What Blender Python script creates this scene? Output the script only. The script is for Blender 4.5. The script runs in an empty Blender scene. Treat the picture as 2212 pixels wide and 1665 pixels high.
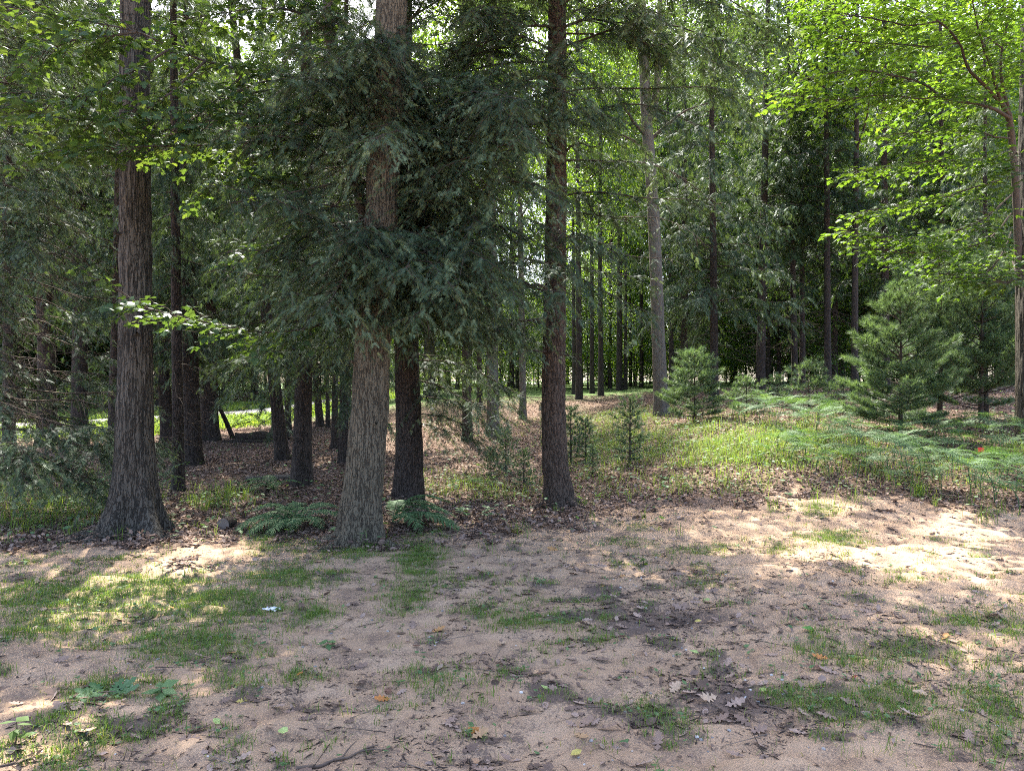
import bpy, math, random
import numpy as np
from mathutils import Vector

sc = bpy.context.scene
COL = sc.collection
pi = math.pi

# ------------------------------------------------------------------ camera, sky, sun, exposure
CAMZ = 1.65
FPX = 1579.0            # focal length in pixels of a 2212 px wide view
cam_d = bpy.data.cameras.new("camera")
cam_d.sensor_width = 36.0
cam_d.lens = 36.0 * FPX / 2212.0
cam_d.clip_start = 0.05
cam_d.clip_end = 2000.0
cam = bpy.data.objects.new("camera", cam_d)
cam.location = (0, 0, CAMZ)
cam.rotation_euler = (pi / 2, 0, 0)
COL.objects.link(cam)
sc.camera = cam

SUN_EL, SUN_AZ = math.radians(57), math.radians(-13)     # azimuth from +Y, to the right
SUN = np.array([math.sin(SUN_AZ) * math.cos(SUN_EL), math.cos(SUN_AZ) * math.cos(SUN_EL), math.sin(SUN_EL)])
w = bpy.data.worlds.new("World")
sc.world = w
w.use_nodes = True
nt = w.node_tree
bg = nt.nodes["Background"]
sky = nt.nodes.new("ShaderNodeTexSky")
sky.sky_type = 'NISHITA'
sky.sun_disc = False
sky.sun_elevation = SUN_EL
sky.sun_rotation = SUN_AZ
sky.air_density = .65
sky.dust_density = 3.5
sky.ozone_density = 0.6
nt.links.new(sky.outputs[0], bg.inputs[0])
bg.inputs[1].default_value = 0.15
sd = bpy.data.lights.new("sun", 'SUN')
sd.energy = 3.5
sd.angle = math.radians(0.55)
sd.color = (1.0, 0.93, 0.80)
so = bpy.data.objects.new("sun", sd)
so.rotation_euler = Vector(SUN).to_track_quat('Z', 'Y').to_euler()
so.location = (0, 0, 30)
COL.objects.link(so)

vs = sc.view_settings
sc.display_settings.display_device = 'sRGB'
vs.view_transform = 'Standard'
vs.look = 'None'
vs.exposure = 2.75
vs.gamma = 1.0
cy = sc.cycles
cy.use_denoising = False
try:
    cy.denoiser = 'OPENIMAGEDENOISE'
    cy.denoising_input_passes = 'RGB_ALBEDO_NORMAL'
    cy.denoising_prefilter = 'ACCURATE'
except Exception:
    pass
cy.pixel_filter_type = 'BLACKMAN_HARRIS'
cy.filter_width = 1.0
cy.max_bounces = 6
cy.diffuse_bounces = 4
cy.glossy_bounces = 2
cy.transmission_bounces = 4
cy.transparent_max_bounces = 4
cy.caustics_reflective = False
cy.caustics_refractive = False
cy.use_adaptive_sampling = True
cy.adaptive_threshold = 0.01
cy.sample_clamp_indirect = 6.0

# ------------------------------------------------------------------ numeric helpers
R = np.random.default_rng(7)


def hash3(ix, iy, iz, seed):
    h = (ix.astype(np.int64) * 374761393 + iy.astype(np.int64) * 668265263 + iz.astype(np.int64) * 2147483647 + seed * 974711)
    h = (h ^ (h >> 13)) * 1274126177
    h = h ^ (h >> 16)
    return (h & 0xFFFFFF) / float(0xFFFFFF)


def vn3(x, y, z, seed=0):
    x, y, z = np.broadcast_arrays(np.asarray(x, float), np.asarray(y, float), np.asarray(z, float))
    ix, iy, iz = np.floor(x), np.floor(y), np.floor(z)
    fx, fy, fz = x - ix, y - iy, z - iz
    fx, fy, fz = [f * f * (3 - 2 * f) for f in (fx, fy, fz)]
    out = 0
    for a in (0, 1):
        for b in (0, 1):
            for c in (0, 1):
                wgt = (fx if a else 1 - fx) * (fy if b else 1 - fy) * (fz if c else 1 - fz)
                out = out + wgt * hash3(ix + a, iy + b, iz + c, seed)
    return out


def fbm(x, y, z=0.0, seed=0, octv=3):
    a, s, t = 0.5, 0, 0
    x, y, z = np.asarray(x, float), np.asarray(y, float), np.asarray(z, float)
    for o in range(octv):
        s = s + a * vn3(x * 2**o, y * 2**o, z * 2**o, seed + o * 17)
        t += a
        a *= 0.5
    return s / t


def sst(a, b, x):
    t = np.clip((x - a) / (b - a), 0, 1)
    return t * t * (3 - 2 * t)


# ------------------------------------------------------------------ the lie of the land
YN = np.array([-50, 0, 8, 10, 12, 14, 16, 20, 25, 30, 40, 60, 100, 400.])
ZL = np.array([0, 0, 0, 0, 0, 0, 0.02, 0.03, 0.0, -.05, -.1, 0.2, 1.0, 3.0])
ZC = np.array([0, 0, 0, .01, .03, .07, .13, .28, .6, .95, 1.35, 1.6, 2.0, 4.0])
ZR = np.array([0, 0, .0, .2, .58, .83, 1.0, 1.22, 1.42, 1.55, 1.68, 1.85, 2.2, 4.0])


def tz(X, Y):
    X = np.asarray(X, float)
    Y = np.asarray(Y, float)
    u = 1106 + X / np.maximum(Y, 1.5) * FPX
    zl, zc, zr = np.interp(Y, YN, ZL), np.interp(Y, YN, ZC), np.interp(Y, YN, ZR)
    a = sst(520, 1080, u)
    b = sst(1120, 1700, u)
    z = zl * (1 - a) + zc * a
    z = z * (1 - b) + zr * b
    near = 1 - sst(8, 14, Y)
    z = z + (fbm(X * .55, Y * .55, 0, 3, 3) - .5) * (.07 + .09 * (1 - near))
    z = z + (fbm(X * 2.6, Y * 2.6, 0, 9, 2) - .5) * .035
    return z


def px(u, v, Y):
    return np.array([(u - 1106) / FPX * Y, Y, CAMZ - (v - 832) / FPX * Y])


def gp(u, v):
    Ys = np.concatenate([np.linspace(2, 20, 900), np.linspace(20, 90, 1400)])
    X = (u - 1106) / FPX * Ys
    zr = CAMZ - (v - 832) / FPX * Ys
    hit = np.nonzero(zr <= tz(X, Ys))[0]
    k = hit[0] if len(hit) else len(Ys) - 1
    return float(X[k]), float(Ys[k]), float(tz(X[k], Ys[k]))


def proj(X, Y, Z):
    Yc = np.maximum(Y, .8)
    return 1106 + X / Yc * FPX, 832 - (Z - CAMZ) / Yc * FPX


# ------------------------------------------------------------------ mesh and object helpers
def mk_mesh(name, V, F, mat=None, attrs=None, smooth=False, pattrs=None):
    me = bpy.data.meshes.new(name)
    V = np.asarray(V, np.float32)
    F = np.asarray(F, np.int32)
    n, k = F.shape
    me.vertices.add(len(V))
    me.vertices.foreach_set('co', V.ravel())
    me.loops.add(n * k)
    me.loops.foreach_set('vertex_index', F.ravel())
    me.polygons.add(n)
    me.polygons.foreach_set('loop_start', np.arange(0, n * k, k, dtype=np.int32))
    if smooth:
        me.polygons.foreach_set('use_smooth', np.ones(n, dtype=bool))
    for nm, a in (attrs or {}).items():
        at = me.attributes.new(nm, 'FLOAT', 'FACE')
        at.data.foreach_set('value', np.asarray(a, np.float32))
    for nm, a in (pattrs or {}).items():
        at = me.attributes.new(nm, 'FLOAT', 'POINT')
        at.data.foreach_set('value', np.asarray(a, np.float32))
    me.update(calc_edges=True)
    if mat:
        me.materials.append(mat)
    return me


def link(name, data, parent=None, loc=None):
    o = bpy.data.objects.new(name, data)
    COL.objects.link(o)
    if parent:
        o.parent = parent
    if loc is not None:
        o.location = loc
    return o


def tag(o, label, cat, group=None, kind=None):
    o['label'] = label
    o['category'] = cat
    if group:
        o['group'] = group
    if kind:
        o['kind'] = kind
    return o


def thing(name, label, cat, loc, group=None, rz=0.0, s=1.0):
    o = bpy.data.objects.new(name, None)
    COL.objects.link(o)
    o.location = loc
    o.rotation_euler = (0, 0, rz)
    o.scale = (s, s, s)
    o.empty_display_size = .2
    return tag(o, label, cat, group)


def join(parts):
    """parts: list of (V, F, tint) with equal face size"""
    Vs, Fs, Ts, off = [], [], [], 0
    for V, F, T in parts:
        Vs.append(V)
        Fs.append(F + off)
        Ts.append(T)
        off += len(V)
    return np.concatenate(Vs), np.concatenate(Fs), np.concatenate(Ts)


def tri(parts):
    V, F, T = parts
    if F.shape[1] == 3:
        return parts
    F2 = np.concatenate([F[:, [0, 1, 2]], F[:, [0, 2, 3]]], 1).reshape(-1, 3)
    return V, F2, np.repeat(T, 2)


def crown_mesh(name, fol, wood, mat, wmat):
    """leaves and the wood that carries them, as one crown"""
    fol, wood = tri(fol), tri(wood)
    V, F, T = join([fol, wood])
    me = mk_mesh(name, V, F, mat, {'tint': T})
    me.materials.append(wmat)
    mi = np.zeros(len(F), np.int32)
    mi[len(fol[1]):] = 1
    me.polygons.foreach_set('material_index', mi)
    return me


def unit(a):
    return a / np.maximum(np.linalg.norm(a, axis=-1, keepdims=True), 1e-9)


def place(TV, TF, pos, d, nrm, scale, tint):
    """copies of a small template (x = along d, z = along nrm)"""
    x = unit(d)
    y = unit(np.cross(nrm, x))
    z = np.cross(x, y)
    s = np.asarray(scale).reshape(-1, 1, 1) if np.ndim(scale) else scale
    V = (TV[None, :, 0:1] * x[:, None] + TV[None, :, 1:2] * y[:, None] + TV[None, :, 2:3] * z[:, None]) * s + pos[:, None]
    N, n = len(pos), len(TV)
    F = TF[None] + (np.arange(N) * n)[:, None, None]
    return V.reshape(-1, 3), F.reshape(-1, TF.shape[1]), np.repeat(tint, len(TF))


def sticks(P0, P1, r0, r1, tint=None):
    """three-sided tapered sticks, quads"""
    N = len(P0)
    d = unit(P1 - P0)
    a = np.where(np.abs(d[:, 2:3]) < .9, np.array([[0, 0, 1.]]), np.array([[1., 0, 0]]))
    x = unit(np.cross(d, a))
    y = np.cross(d, x)
    r0 = np.broadcast_to(np.asarray(r0, float), (N,))[:, None]
    r1 = np.broadcast_to(np.asarray(r1, float), (N,))[:, None]
    vs_ = []
    for P, r in ((P0, r0), (P1, r1)):
        for k in range(3):
            an = 2 * pi * k / 3
            vs_.append(P + r * (math.cos(an) * x + math.sin(an) * y))
    V = np.stack(vs_, 1).reshape(-1, 3)
    F = np.array([[0, 1, 4, 3], [1, 2, 5, 4], [2, 0, 3, 5]])
    F = (F[None] + (np.arange(N) * 6)[:, None, None]).reshape(-1, 4)
    return V, F, np.repeat(R.random(N), 3)


def spline(pts, n):
    """Catmull-Rom through pts"""
    P = np.asarray(pts, float)
    if len(P) == 2:
        t = np.linspace(0, 1, n)[:, None]
        return P[0] * (1 - t) + P[1] * t
    P = np.vstack([2 * P[0] - P[1], P, 2 * P[-1] - P[-2]])
    m = len(P) - 3
    t = np.linspace(0, m - 1e-6, n)
    i = t.astype(int)
    f = (t - i)[:, None]
    a, b, c, d = P[i], P[i + 1], P[i + 2], P[i + 3]
    return .5 * (2 * b + (c - a) * f + (2 * a - 5 * b + 4 * c - d) * f**2 + (3 * b - a - 3 * c + d) * f**3)


def tube(path, rad, k=8, cap=True):
    P = np.asarray(path, float)
    n = len(P)
    T = unit(np.gradient(P, axis=0))
    a = np.array([1., 0, 0]) if abs(T[0][0]) < .8 else np.array([0, 1., 0])
    X = np.cross(T, np.broadcast_to(a, T.shape))
    X = unit(X)
    Yv = np.cross(T, X)
    th = np.linspace(0, 2 * pi, k, endpoint=False)
    rad = np.broadcast_to(np.asarray(rad, float), (n,))
    V = P[:, None] + rad[:, None, None] * (np.cos(th)[None, :, None] * X[:, None] + np.sin(th)[None, :, None] * Yv[:, None])
    i = np.arange(n - 1)[:, None]
    j = np.arange(k)[None]
    F = np.stack([i * k + j, i * k + (j + 1) % k, (i + 1) * k + (j + 1) % k, (i + 1) * k + j], -1).reshape(-1, 4)
    return V.reshape(-1, 3), F, np.full(len(F), R.random())


def trunk_geo(path, rad, k, step, flare=0.0, flare_h=.3, furrow=0.0, ffreq=14., seed=1, lobes=5, squash=.18, kind='furrow'):
    """upright trunk with horizontal rings, root flare, lumps and real bark relief"""
    P = np.asarray(path, float)
    L = P[-1, 2] - P[0, 2]
    n = max(6, int(L / step))
    zz = np.linspace(0, 1, n)
    zs = P[0, 2] + L * zz
    cx = np.interp(zs, P[:, 2], P[:, 0])
    cyy = np.interp(zs, P[:, 2], P[:, 1])
    # smooth kinks
    if n > 30:
        kk = max(3, int(.35 / step)) | 1
        ker = np.hanning(kk + 2)[1:-1]
        ker /= ker.sum()
        pad = kk // 2
        cx = np.convolve(np.pad(cx, pad, mode='reflect', reflect_type='odd'), ker, 'valid')
        cyy = np.convolve(np.pad(cyy, pad, mode='reflect', reflect_type='odd'), ker, 'valid')
    r = np.interp(zs, P[:, 2], np.asarray(rad, float))
    th = np.linspace(0, 2 * pi, k, endpoint=False)
    ZZ, TH = np.meshgrid(zs - P[0, 2], th, indexing='ij')
    RR = np.repeat(r[:, None], k, 1)
    ct, st = np.cos(TH), np.sin(TH)
    lump = fbm(ct * 1.1 + seed, st * 1.1, ZZ * .8, seed, 3) - .5
    RR = RR * (1 + squash * lump)
    if flare > 0:
        lob = .45 + .55 * np.clip(np.cos(lobes * TH + seed) * .6 + np.cos((lobes - 2) * TH + 2.1 * seed) * .5, -.6, 1)
        RR = RR + flare * lob * np.exp(-np.maximum(ZZ - .1, 0) / flare_h) + flare * .25 * np.exp(-np.maximum(ZZ - .1, 0) / (flare_h * 2.5))
    if furrow > 0:
        wx, wy, wz = ct * r[:, None] * ffreq, st * r[:, None] * ffreq, ZZ * ffreq
        if kind == 'furrow':
            q = fbm(wx * 2.2 + 31, wy * 2.2, wz * .20, seed + 5, 3)
            rid = np.abs(q - .5) * 3.2
            RR = RR + furrow * (np.clip(rid, 0, 1) - .6)
        else:
            q = vn3(wx * 1.8 + 31, wy * 1.8, wz * .6, seed + 5)
            q2 = vn3(wx * 3.5, wy * 3.5, wz * 1.1, seed + 8)
            RR = RR + furrow * (np.clip(np.abs(q - .5) * 3, 0, 1) - .5) + furrow * .6 * (q2 - .5)
    V = np.stack([cx[:, None] + RR * ct, cyy[:, None] + RR * st, zs[:, None] + 0 * RR], -1).reshape(-1, 3)
    i = np.arange(n - 1)[:, None]
    j = np.arange(k)[None]
    F = np.stack([i * k + j, i * k + (j + 1) % k, (i + 1) * k + (j + 1) % k, (i + 1) * k + j], -1).reshape(-1, 4)
    return V, F


# ------------------------------------------------------------------ materials
def new_mat(name):
    m = bpy.data.materials.new(name)
    m.use_nodes = True
    t = m.node_tree
    t.nodes.clear()
    return m, t, t.nodes.new, t.links.new


def ramp(t, stops):
    r = t.nodes.new('ShaderNodeValToRGB')
    e = r.color_ramp.elements
    e[0].position, e[0].color = stops[0][0], (*stops[0][1], 1)
    e[1].position, e[1].color = stops[-1][0], (*stops[-1][1], 1)
    for p, c in stops[1:-1]:
        x = e.new(p)
        x.color = (*c, 1)
    return r


def leaf_mat(name, stops, trans=.45, tcol=(1.25, 1.3, .5), gloss=.06, rough=.4):
    m, t, N, L = new_mat(name)
    at = N('ShaderNodeAttribute')
    at.attribute_name = 'tint'
    rp = ramp(t, stops)
    L(at.outputs['Fac'], rp.inputs[0])
    d = N('ShaderNodeBsdfDiffuse')
    tr = N('ShaderNodeBsdfTranslucent')
    L(rp.outputs[0], d.inputs[0])
    mul = N('ShaderNodeMix')
    mul.data_type = 'RGBA'
    mul.blend_type = 'MULTIPLY'
    mul.inputs[0].default_value = 1
    L(rp.outputs[0], mul.inputs[6])
    mul.inputs[7].default_value = (*tcol, 1)
    L(mul.outputs[2], tr.inputs[0])
    mx = N('ShaderNodeMixShader')
    mx.inputs[0].default_value = trans
    L(d.outputs[0], mx.inputs[1])
    L(tr.outputs[0], mx.inputs[2])
    g = N('ShaderNodeBsdfGlossy')
    g.inputs['Roughness'].default_value = rough
    g.inputs[0].default_value = (.9, .95, 1, 1)
    lw = N('ShaderNodeLayerWeight')
    lw.inputs[0].default_value = .5
    pw = N('ShaderNodeMath')
    pw.operation = 'POWER'
    L(lw.outputs['Facing'], pw.inputs[0])
    pw.inputs[1].default_value = 3.5
    mm = N('ShaderNodeMath')
    mm.operation = 'MULTIPLY_ADD'
    L(pw.outputs[0], mm.inputs[0])
    mm.inputs[1].default_value = gloss * 4
    mm.inputs[2].default_value = gloss * .5
    m2 = N('ShaderNodeMixShader')
    L(mm.outputs[0], m2.inputs[0])
    L(mx.outputs[0], m2.inputs[1])
    L(g.outputs[0], m2.inputs[2])
    o = N('ShaderNodeOutputMaterial')
    L(m2.outputs[0], o.inputs[0])
    return m


def bark_mat(name, ridge, furrow, sc_=16, stretch=.18, bump=.5, lich=None, base=None, fine=60, edge=(.02, .2)):
    m, t, N, L = new_mat(name)
    tc = N('ShaderNodeTexCoord')
    nz0 = N('ShaderNodeTexNoise')
    nz0.inputs['Scale'].default_value = 9
    nz0.inputs['Detail'].default_value = 4
    L(tc.outputs['Object'], nz0.inputs['Vector'])
    mixv = N('ShaderNodeMix')
    mixv.data_type = 'RGBA'
    mixv.blend_type = 'ADD'
    mixv.inputs[0].default_value = .03
    L(tc.outputs['Object'], mixv.inputs[6])
    L(nz0.outputs['Color'], mixv.inputs[7])
    mp = N('ShaderNodeMapping')
    mp.inputs['Scale'].default_value = (sc_, sc_, sc_ * stretch)
    L(mixv.outputs[2], mp.inputs[0])
    vo = N('ShaderNodeTexNoise')
    vo.inputs['Scale'].default_value = 1
    vo.inputs['Detail'].default_value = 3
    vo.inputs['Roughness'].default_value = .55
    L(mp.outputs[0], vo.inputs['Vector'])
    ab = N('ShaderNodeMath')
    ab.operation = 'SUBTRACT'
    L(vo.outputs['Fac'], ab.inputs[0])
    ab.inputs[1].default_value = .5
    ab2 = N('ShaderNodeMath')
    ab2.operation = 'ABSOLUTE'
    L(ab.outputs[0], ab2.inputs[0])
    mp3 = N('ShaderNodeMapping')
    mp3.inputs['Scale'].default_value = (sc_ * 1.1, sc_ * 1.1, sc_ * min(.8, stretch * 4))
    mp3.inputs['Location'].default_value = (3.1, 7.7, 1.3)
    L(mixv.outputs[2], mp3.inputs[0])
    vo3 = N('ShaderNodeTexNoise')
    vo3.inputs['Scale'].default_value = 1
    vo3.inputs['Detail'].default_value = 2
    L(mp3.outputs[0], vo3.inputs['Vector'])
    ac = N('ShaderNodeMath')
    ac.operation = 'SUBTRACT'
    L(vo3.outputs['Fac'], ac.inputs[0])
    ac.inputs[1].default_value = .5
    ac2 = N('ShaderNodeMath')
    ac2.operation = 'ABSOLUTE'
    L(ac.outputs[0], ac2.inputs[0])
    ac3 = N('ShaderNodeMath')
    ac3.operation = 'MULTIPLY_ADD'
    L(ac2.outputs[0], ac3.inputs[0])
    ac3.inputs[1].default_value = 1.6
    ac3.inputs[2].default_value = .006
    mn = N('ShaderNodeMath')
    mn.operation = 'MINIMUM'
    L(ab2.outputs[0], mn.inputs[0])
    L(ac3.outputs[0], mn.inputs[1])
    vo2 = N('ShaderNodeTexNoise')
    vo2.inputs['Scale'].default_value = 6
    vo2.inputs['Detail'].default_value = 4
    L(tc.outputs['Object'], vo2.inputs['Vector'])
    mp2 = N('ShaderNodeMapping')
    mp2.inputs['Scale'].default_value = (fine, fine, fine * .22)
    L(tc.outputs['Object'], mp2.inputs[0])
    nz = N('ShaderNodeTexNoise')
    nz.inputs['Scale'].default_value = 1
    nz.inputs['Detail'].default_value = 4
    L(mp2.outputs[0], nz.inputs['Vector'])
    er = N('ShaderNodeMapRange')
    er.inputs[1].default_value, er.inputs[2].default_value = edge
    L(mn.outputs[0], er.inputs[0])
    # ridge colour varies by plate and fine grain
    rc = ramp(t, [(0.0, tuple(c * .74 for c in ridge)), (.5, ridge), (1.0, tuple(min(1, c * 1.22) for c in ridge))])
    sep = N('ShaderNodeSeparateColor')
    L(vo2.outputs['Color'], sep.inputs[0])
    av = N('ShaderNodeMath')
    av.operation = 'ADD'
    L(sep.outputs[0], av.inputs[0])
    L(nz.outputs['Fac'], av.inputs[1])
    hv = N('ShaderNodeMath')
    hv.operation = 'MULTIPLY'
    hv.inputs[1].default_value = .5
    L(av.outputs[0], hv.inputs[0])
    L(hv.outputs[0], rc.inputs[0])
    mix = N('ShaderNodeMix')
    mix.data_type = 'RGBA'
    L(er.outputs[0], mix.inputs[0])
    mix.inputs[6].default_value = (*furrow, 1)
    L(rc.outputs[0], mix.inputs[7])
    col = mix.outputs[2]
    if lich:
        n3 = N('ShaderNodeTexNoise')
        n3.inputs['Scale'].default_value = 3.2
        n3.inputs['Detail'].default_value = 5
        L(tc.outputs['Object'], n3.inputs['Vector'])
        lr = N('ShaderNodeMapRange')
        lr.inputs[1].default_value, lr.inputs[2].default_value = .52, .7
        L(n3.outputs['Fac'], lr.inputs[0])
        lm = N('ShaderNodeMath')
        lm.operation = 'MULTIPLY'
        lm.inputs[1].default_value = .35
        L(lr.outputs[0], lm.inputs[0])
        lm2 = N('ShaderNodeMath')
        lm2.operation = 'MULTIPLY'
        L(lm.outputs[0], lm2.inputs[0])
        L(er.outputs[0], lm2.inputs[1])
        mx = N('ShaderNodeMix')
        mx.data_type = 'RGBA'
        L(lm2.outputs[0], mx.inputs[0])
        L(col, mx.inputs[6])
        mx.inputs[7].default_value = (*lich, 1)
        col = mx.outputs[2]
    bs = N('ShaderNodeBsdfPrincipled')
    bs.inputs['Roughness'].default_value = .85
    bs.inputs['Specular IOR Level'].default_value = .25
    L(col, bs.inputs['Base Color'])
    hm = N('ShaderNodeMath')
    hm.operation = 'MULTIPLY_ADD'
    L(nz.outputs['Fac'], hm.inputs[0])
    hm.inputs[1].default_value = .5
    L(er.outputs[0], hm.inputs[2])
    bp = N('ShaderNodeBump')
    bp.inputs['Strength'].default_value = bump
    bp.inputs['Distance'].default_value = .02
    L(hm.outputs[0], bp.inputs['Height'])
    L(bp.outputs[0], bs.inputs['Normal'])
    o = N('ShaderNodeOutputMaterial')
    L(bs.outputs[0], o.inputs[0])
    return m


def tint_mat(name, stops, rough=.85, spec=.25, trans=0.0):
    m, t, N, L = new_mat(name)
    at = N('ShaderNodeAttribute')
    at.attribute_name = 'tint'
    rp = ramp(t, stops)
    L(at.outputs['Fac'], rp.inputs[0])
    tc = N('ShaderNodeTexCoord')
    nz = N('ShaderNodeTexNoise')
    nz.inputs['Scale'].default_value = 35
    nz.inputs['Detail'].default_value = 3
    L(tc.outputs['Object'], nz.inputs['Vector'])
    mr = N('ShaderNodeMapRange')
    mr.inputs[3].default_value, mr.inputs[4].default_value = .65, 1.3
    L(nz.outputs['Fac'], mr.inputs[0])
    mu = N('ShaderNodeMix')
    mu.data_type = 'RGBA'
    mu.blend_type = 'MULTIPLY'
    mu.inputs[0].default_value = 1
    L(rp.outputs[0], mu.inputs[6])
    L(mr.outputs[0], mu.inputs[7])
    bs = N('ShaderNodeBsdfPrincipled')
    bs.inputs['Roughness'].default_value = rough
    bs.inputs['Specular IOR Level'].default_value = spec
    L(mu.outputs[2], bs.inputs['Base Color'])
    o = N('ShaderNodeOutputMaterial')
    if trans:
        tr = N('ShaderNodeBsdfTranslucent')
        L(mu.outputs[2], tr.inputs[0])
        mx = N('ShaderNodeMixShader')
        mx.inputs[0].default_value = trans
        L(bs.outputs[0], mx.inputs[1])
        L(tr.outputs[0], mx.inputs[2])
        L(mx.outputs[0], o.inputs[0])
    else:
        L(bs.outputs[0], o.inputs[0])
    return m


M = {}
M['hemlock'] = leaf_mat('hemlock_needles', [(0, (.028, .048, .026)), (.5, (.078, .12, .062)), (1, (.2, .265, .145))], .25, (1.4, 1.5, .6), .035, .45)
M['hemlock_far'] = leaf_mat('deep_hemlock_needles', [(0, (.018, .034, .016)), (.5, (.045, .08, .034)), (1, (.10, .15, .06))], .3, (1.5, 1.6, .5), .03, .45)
M['pine'] = leaf_mat('pine_needles', [(0, (.055, .095, .048)), (.6, (.12, .18, .095)), (1, (.19, .26, .13))], .35, (1.2, 1.3, .6), .05, .45)
M['maple'] = leaf_mat('maple_leaf', [(0, (.035, .07, .028)), (.6, (.062, .112, .042)), (1, (.105, .155, .055))], .45, (1.75, 1.6, .5), .03, .45)
M['maple_light'] = leaf_mat('light_maple_leaf', [(0, (.035, .072, .02)), (.6, (.078, .135, .032)), (1, (.12, .185, .045))], .53, (1.75, 1.8, .5), .018, .5)
M['broad'] = leaf_mat('broad_leaf', [(0, (.045, .09, .024)), (.6, (.075, .14, .032)), (1, (.12, .18, .04))], .55, (2.3, 2.15, .5), .05, .45)
M['fern'] = leaf_mat('fern_frond', [(0, (.075, .15, .06)), (.6, (.125, .215, .09)), (1, (.19, .29, .125))], .4, (1.25, 1.3, .5), .025, .5)
M['darkfern'] = leaf_mat('dark_fern_frond', [(0, (.055, .14, .05)), (.6, (.10, .20, .08)), (1, (.16, .27, .115))], .4, (1.2, 1.3, .5), .025, .5)
M['grass'] = leaf_mat('grass_blade', [(0, (.07, .12, .03)), (.5, (.12, .20, .045)), (.85, (.18, .27, .06)), (1, (.33, .28, .14))], .45, (1.4, 1.3, .5), .02, .5)
M['litter'] = tint_mat('dead_leaves', [(0, (.06, .04, .03)), (.35, (.15, .102, .078)), (.7, (.27, .19, .15)), (.92, (.38, .285, .235)), (1, (.4, .22, .09))], .8, .3, .15)
M['crumb'] = tint_mat('dark_leaf_crumbs', [(0, (.025, .019, .016)), (.4, (.07, .05, .04)), (.8, (.15, .11, .085)), (1, (.28, .2, .16))], .9, .2)
M['pebble'] = tint_mat('pebble_stone', [(0, (.12, .12, .125)), (.5, (.3, .28, .26)), (1, (.62, .6, .57))], .6, .4)
M['twig'] = tint_mat('twig_wood', [(0, (.05, .038, .03)), (.6, (.12, .09, .07)), (1, (.22, .18, .15))], .85, .2)
M['oak'] = bark_mat('oak_bark', (.08, .07, .055), (.028, .024, .019), 26, .055, 1.0, (.125, .118, .098), edge=(.0, .05))
M['oak2'] = bark_mat('leaning_oak_bark', (.118, .1, .068), (.048, .039, .028), 34, .1, .9, (.165, .148, .105), edge=(.0, .04))
M['redhem'] = bark_mat('red_hemlock_bark', (.088, .064, .047), (.034, .024, .018), 40, .15, .9, (.11, .088, .07), edge=(.0, .045))
M['dark'] = bark_mat('dark_conifer_bark', (.062, .048, .039), (.024, .018, .015), 30, .14, .9, edge=(.0, .045))
M['grey'] = bark_mat('grey_bark', (.14, .122, .1), (.075, .061, .05), 34, .06, .6, (.17, .16, .135), edge=(.0, .035))
M['smooth'] = bark_mat('smooth_maple_bark', (.085, .07, .057), (.06, .048, .04), 22, .3, .35, (.14, .13, .112), edge=(.0, .05))
M['branch'] = tint_mat('branch_wood', [(0, (.04, .03, .023)), (1, (.085, .065, .05))], .9, .2)

# ------------------------------------------------------------------ leaf templates
def feather(npairs, w0, fwd=.16, bw=.055, taper=.5, droop=.08, tip=True):
    V, F = [], []
    for i in range(npairs):
        x = .04 + .86 * i / npairs
        ww = w0 * (1 - taper * x) * (1 if i else .8)
        for s in (1, -1):
            b = len(V)
            V += [(x - bw * .5, 0, -droop * x * x), (x + bw * .9, 0, -droop * x * x), (x + fwd, s * ww, -droop * x * x - .03)]
            F.append((b, b + 1, b + 2) if s > 0 else (b + 1, b, b + 2))
    if tip:
        b = len(V)
        V += [(.82, .03, -droop * .7), (.82, -.03, -droop * .7), (1.05, 0, -droop)]
        F.append((b, b + 2, b + 1))
    return np.array(V, float), np.array(F)


SPRIG = feather(7, .42, .2, .055, .8, .16)
SPRIG_FAR = feather(3, .34, .26, .15, .6, .18)
SPRIG_MID = feather(5, .38, .22, .085, .7, .16)
PINNA = feather(11, .16, .06, .085, .75, .12)


def maple_leaf():
    # outline of half a leaf: base, basal lobe, notch, side lobe, notch, centre lobe
    half = [(0, 0), (-.02, .30), (.12, .26), (.20, .60), (.34, .33), (.45, .44), (.50, .20), (.70, .26), (1.0, 0)]
    up = [(x, y, -.25 * y * y - .12 * x * x) for x, y in half]
    dn = [(x, -y, z) for x, y, z in up[1:-1]][::-1]
    V = [(.3, 0, .02)] + up + dn
    n = len(V) - 1
    F = [(0, 1 + (i + 1) % n, 1 + i) for i in range(n)]
    return np.array(V, float), np.array(F)[:, ::-1]


MAPLE = maple_leaf()
KITE = (np.array([(0, 0, 0), (.45, .3, -.05), (1, 0, -.14), (.45, -.3, -.05), (.45, 0, .03)], float),
        np.array([(0, 4, 1), (1, 4, 2), (2, 4, 3), (3, 4, 0)]))
TUFT = None


def needle_tuft():
    r = np.random.default_rng(3)
    V, F = [], []
    for i in range(34):
        a = r.random() * 2 * pi
        sp = .25 + .75 * r.random()
        d = np.array([math.cos(sp), math.sin(sp) * math.cos(a), math.sin(sp) * math.sin(a)])
        base = np.array([-.35 * r.random(), 0, 0])
        side = np.cross(d, r.normal(size=3))
        side /= np.linalg.norm(side)
        ln = .8 + .4 * r.random()
        b = len(V)
        V += [base - side * .03, base + side * .03, base + d * ln]
        F.append((b, b + 1, b + 2))
    return np.array(V), np.array(F)


TUFT = needle_tuft()

# gaps in the canopy: where sunlight reaches the ground (x, y, radius)
HOLES = []


def hole(u, v, r):
    x, y, z = gp(u, v)
    HOLES.append((x, y, z, r))


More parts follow.
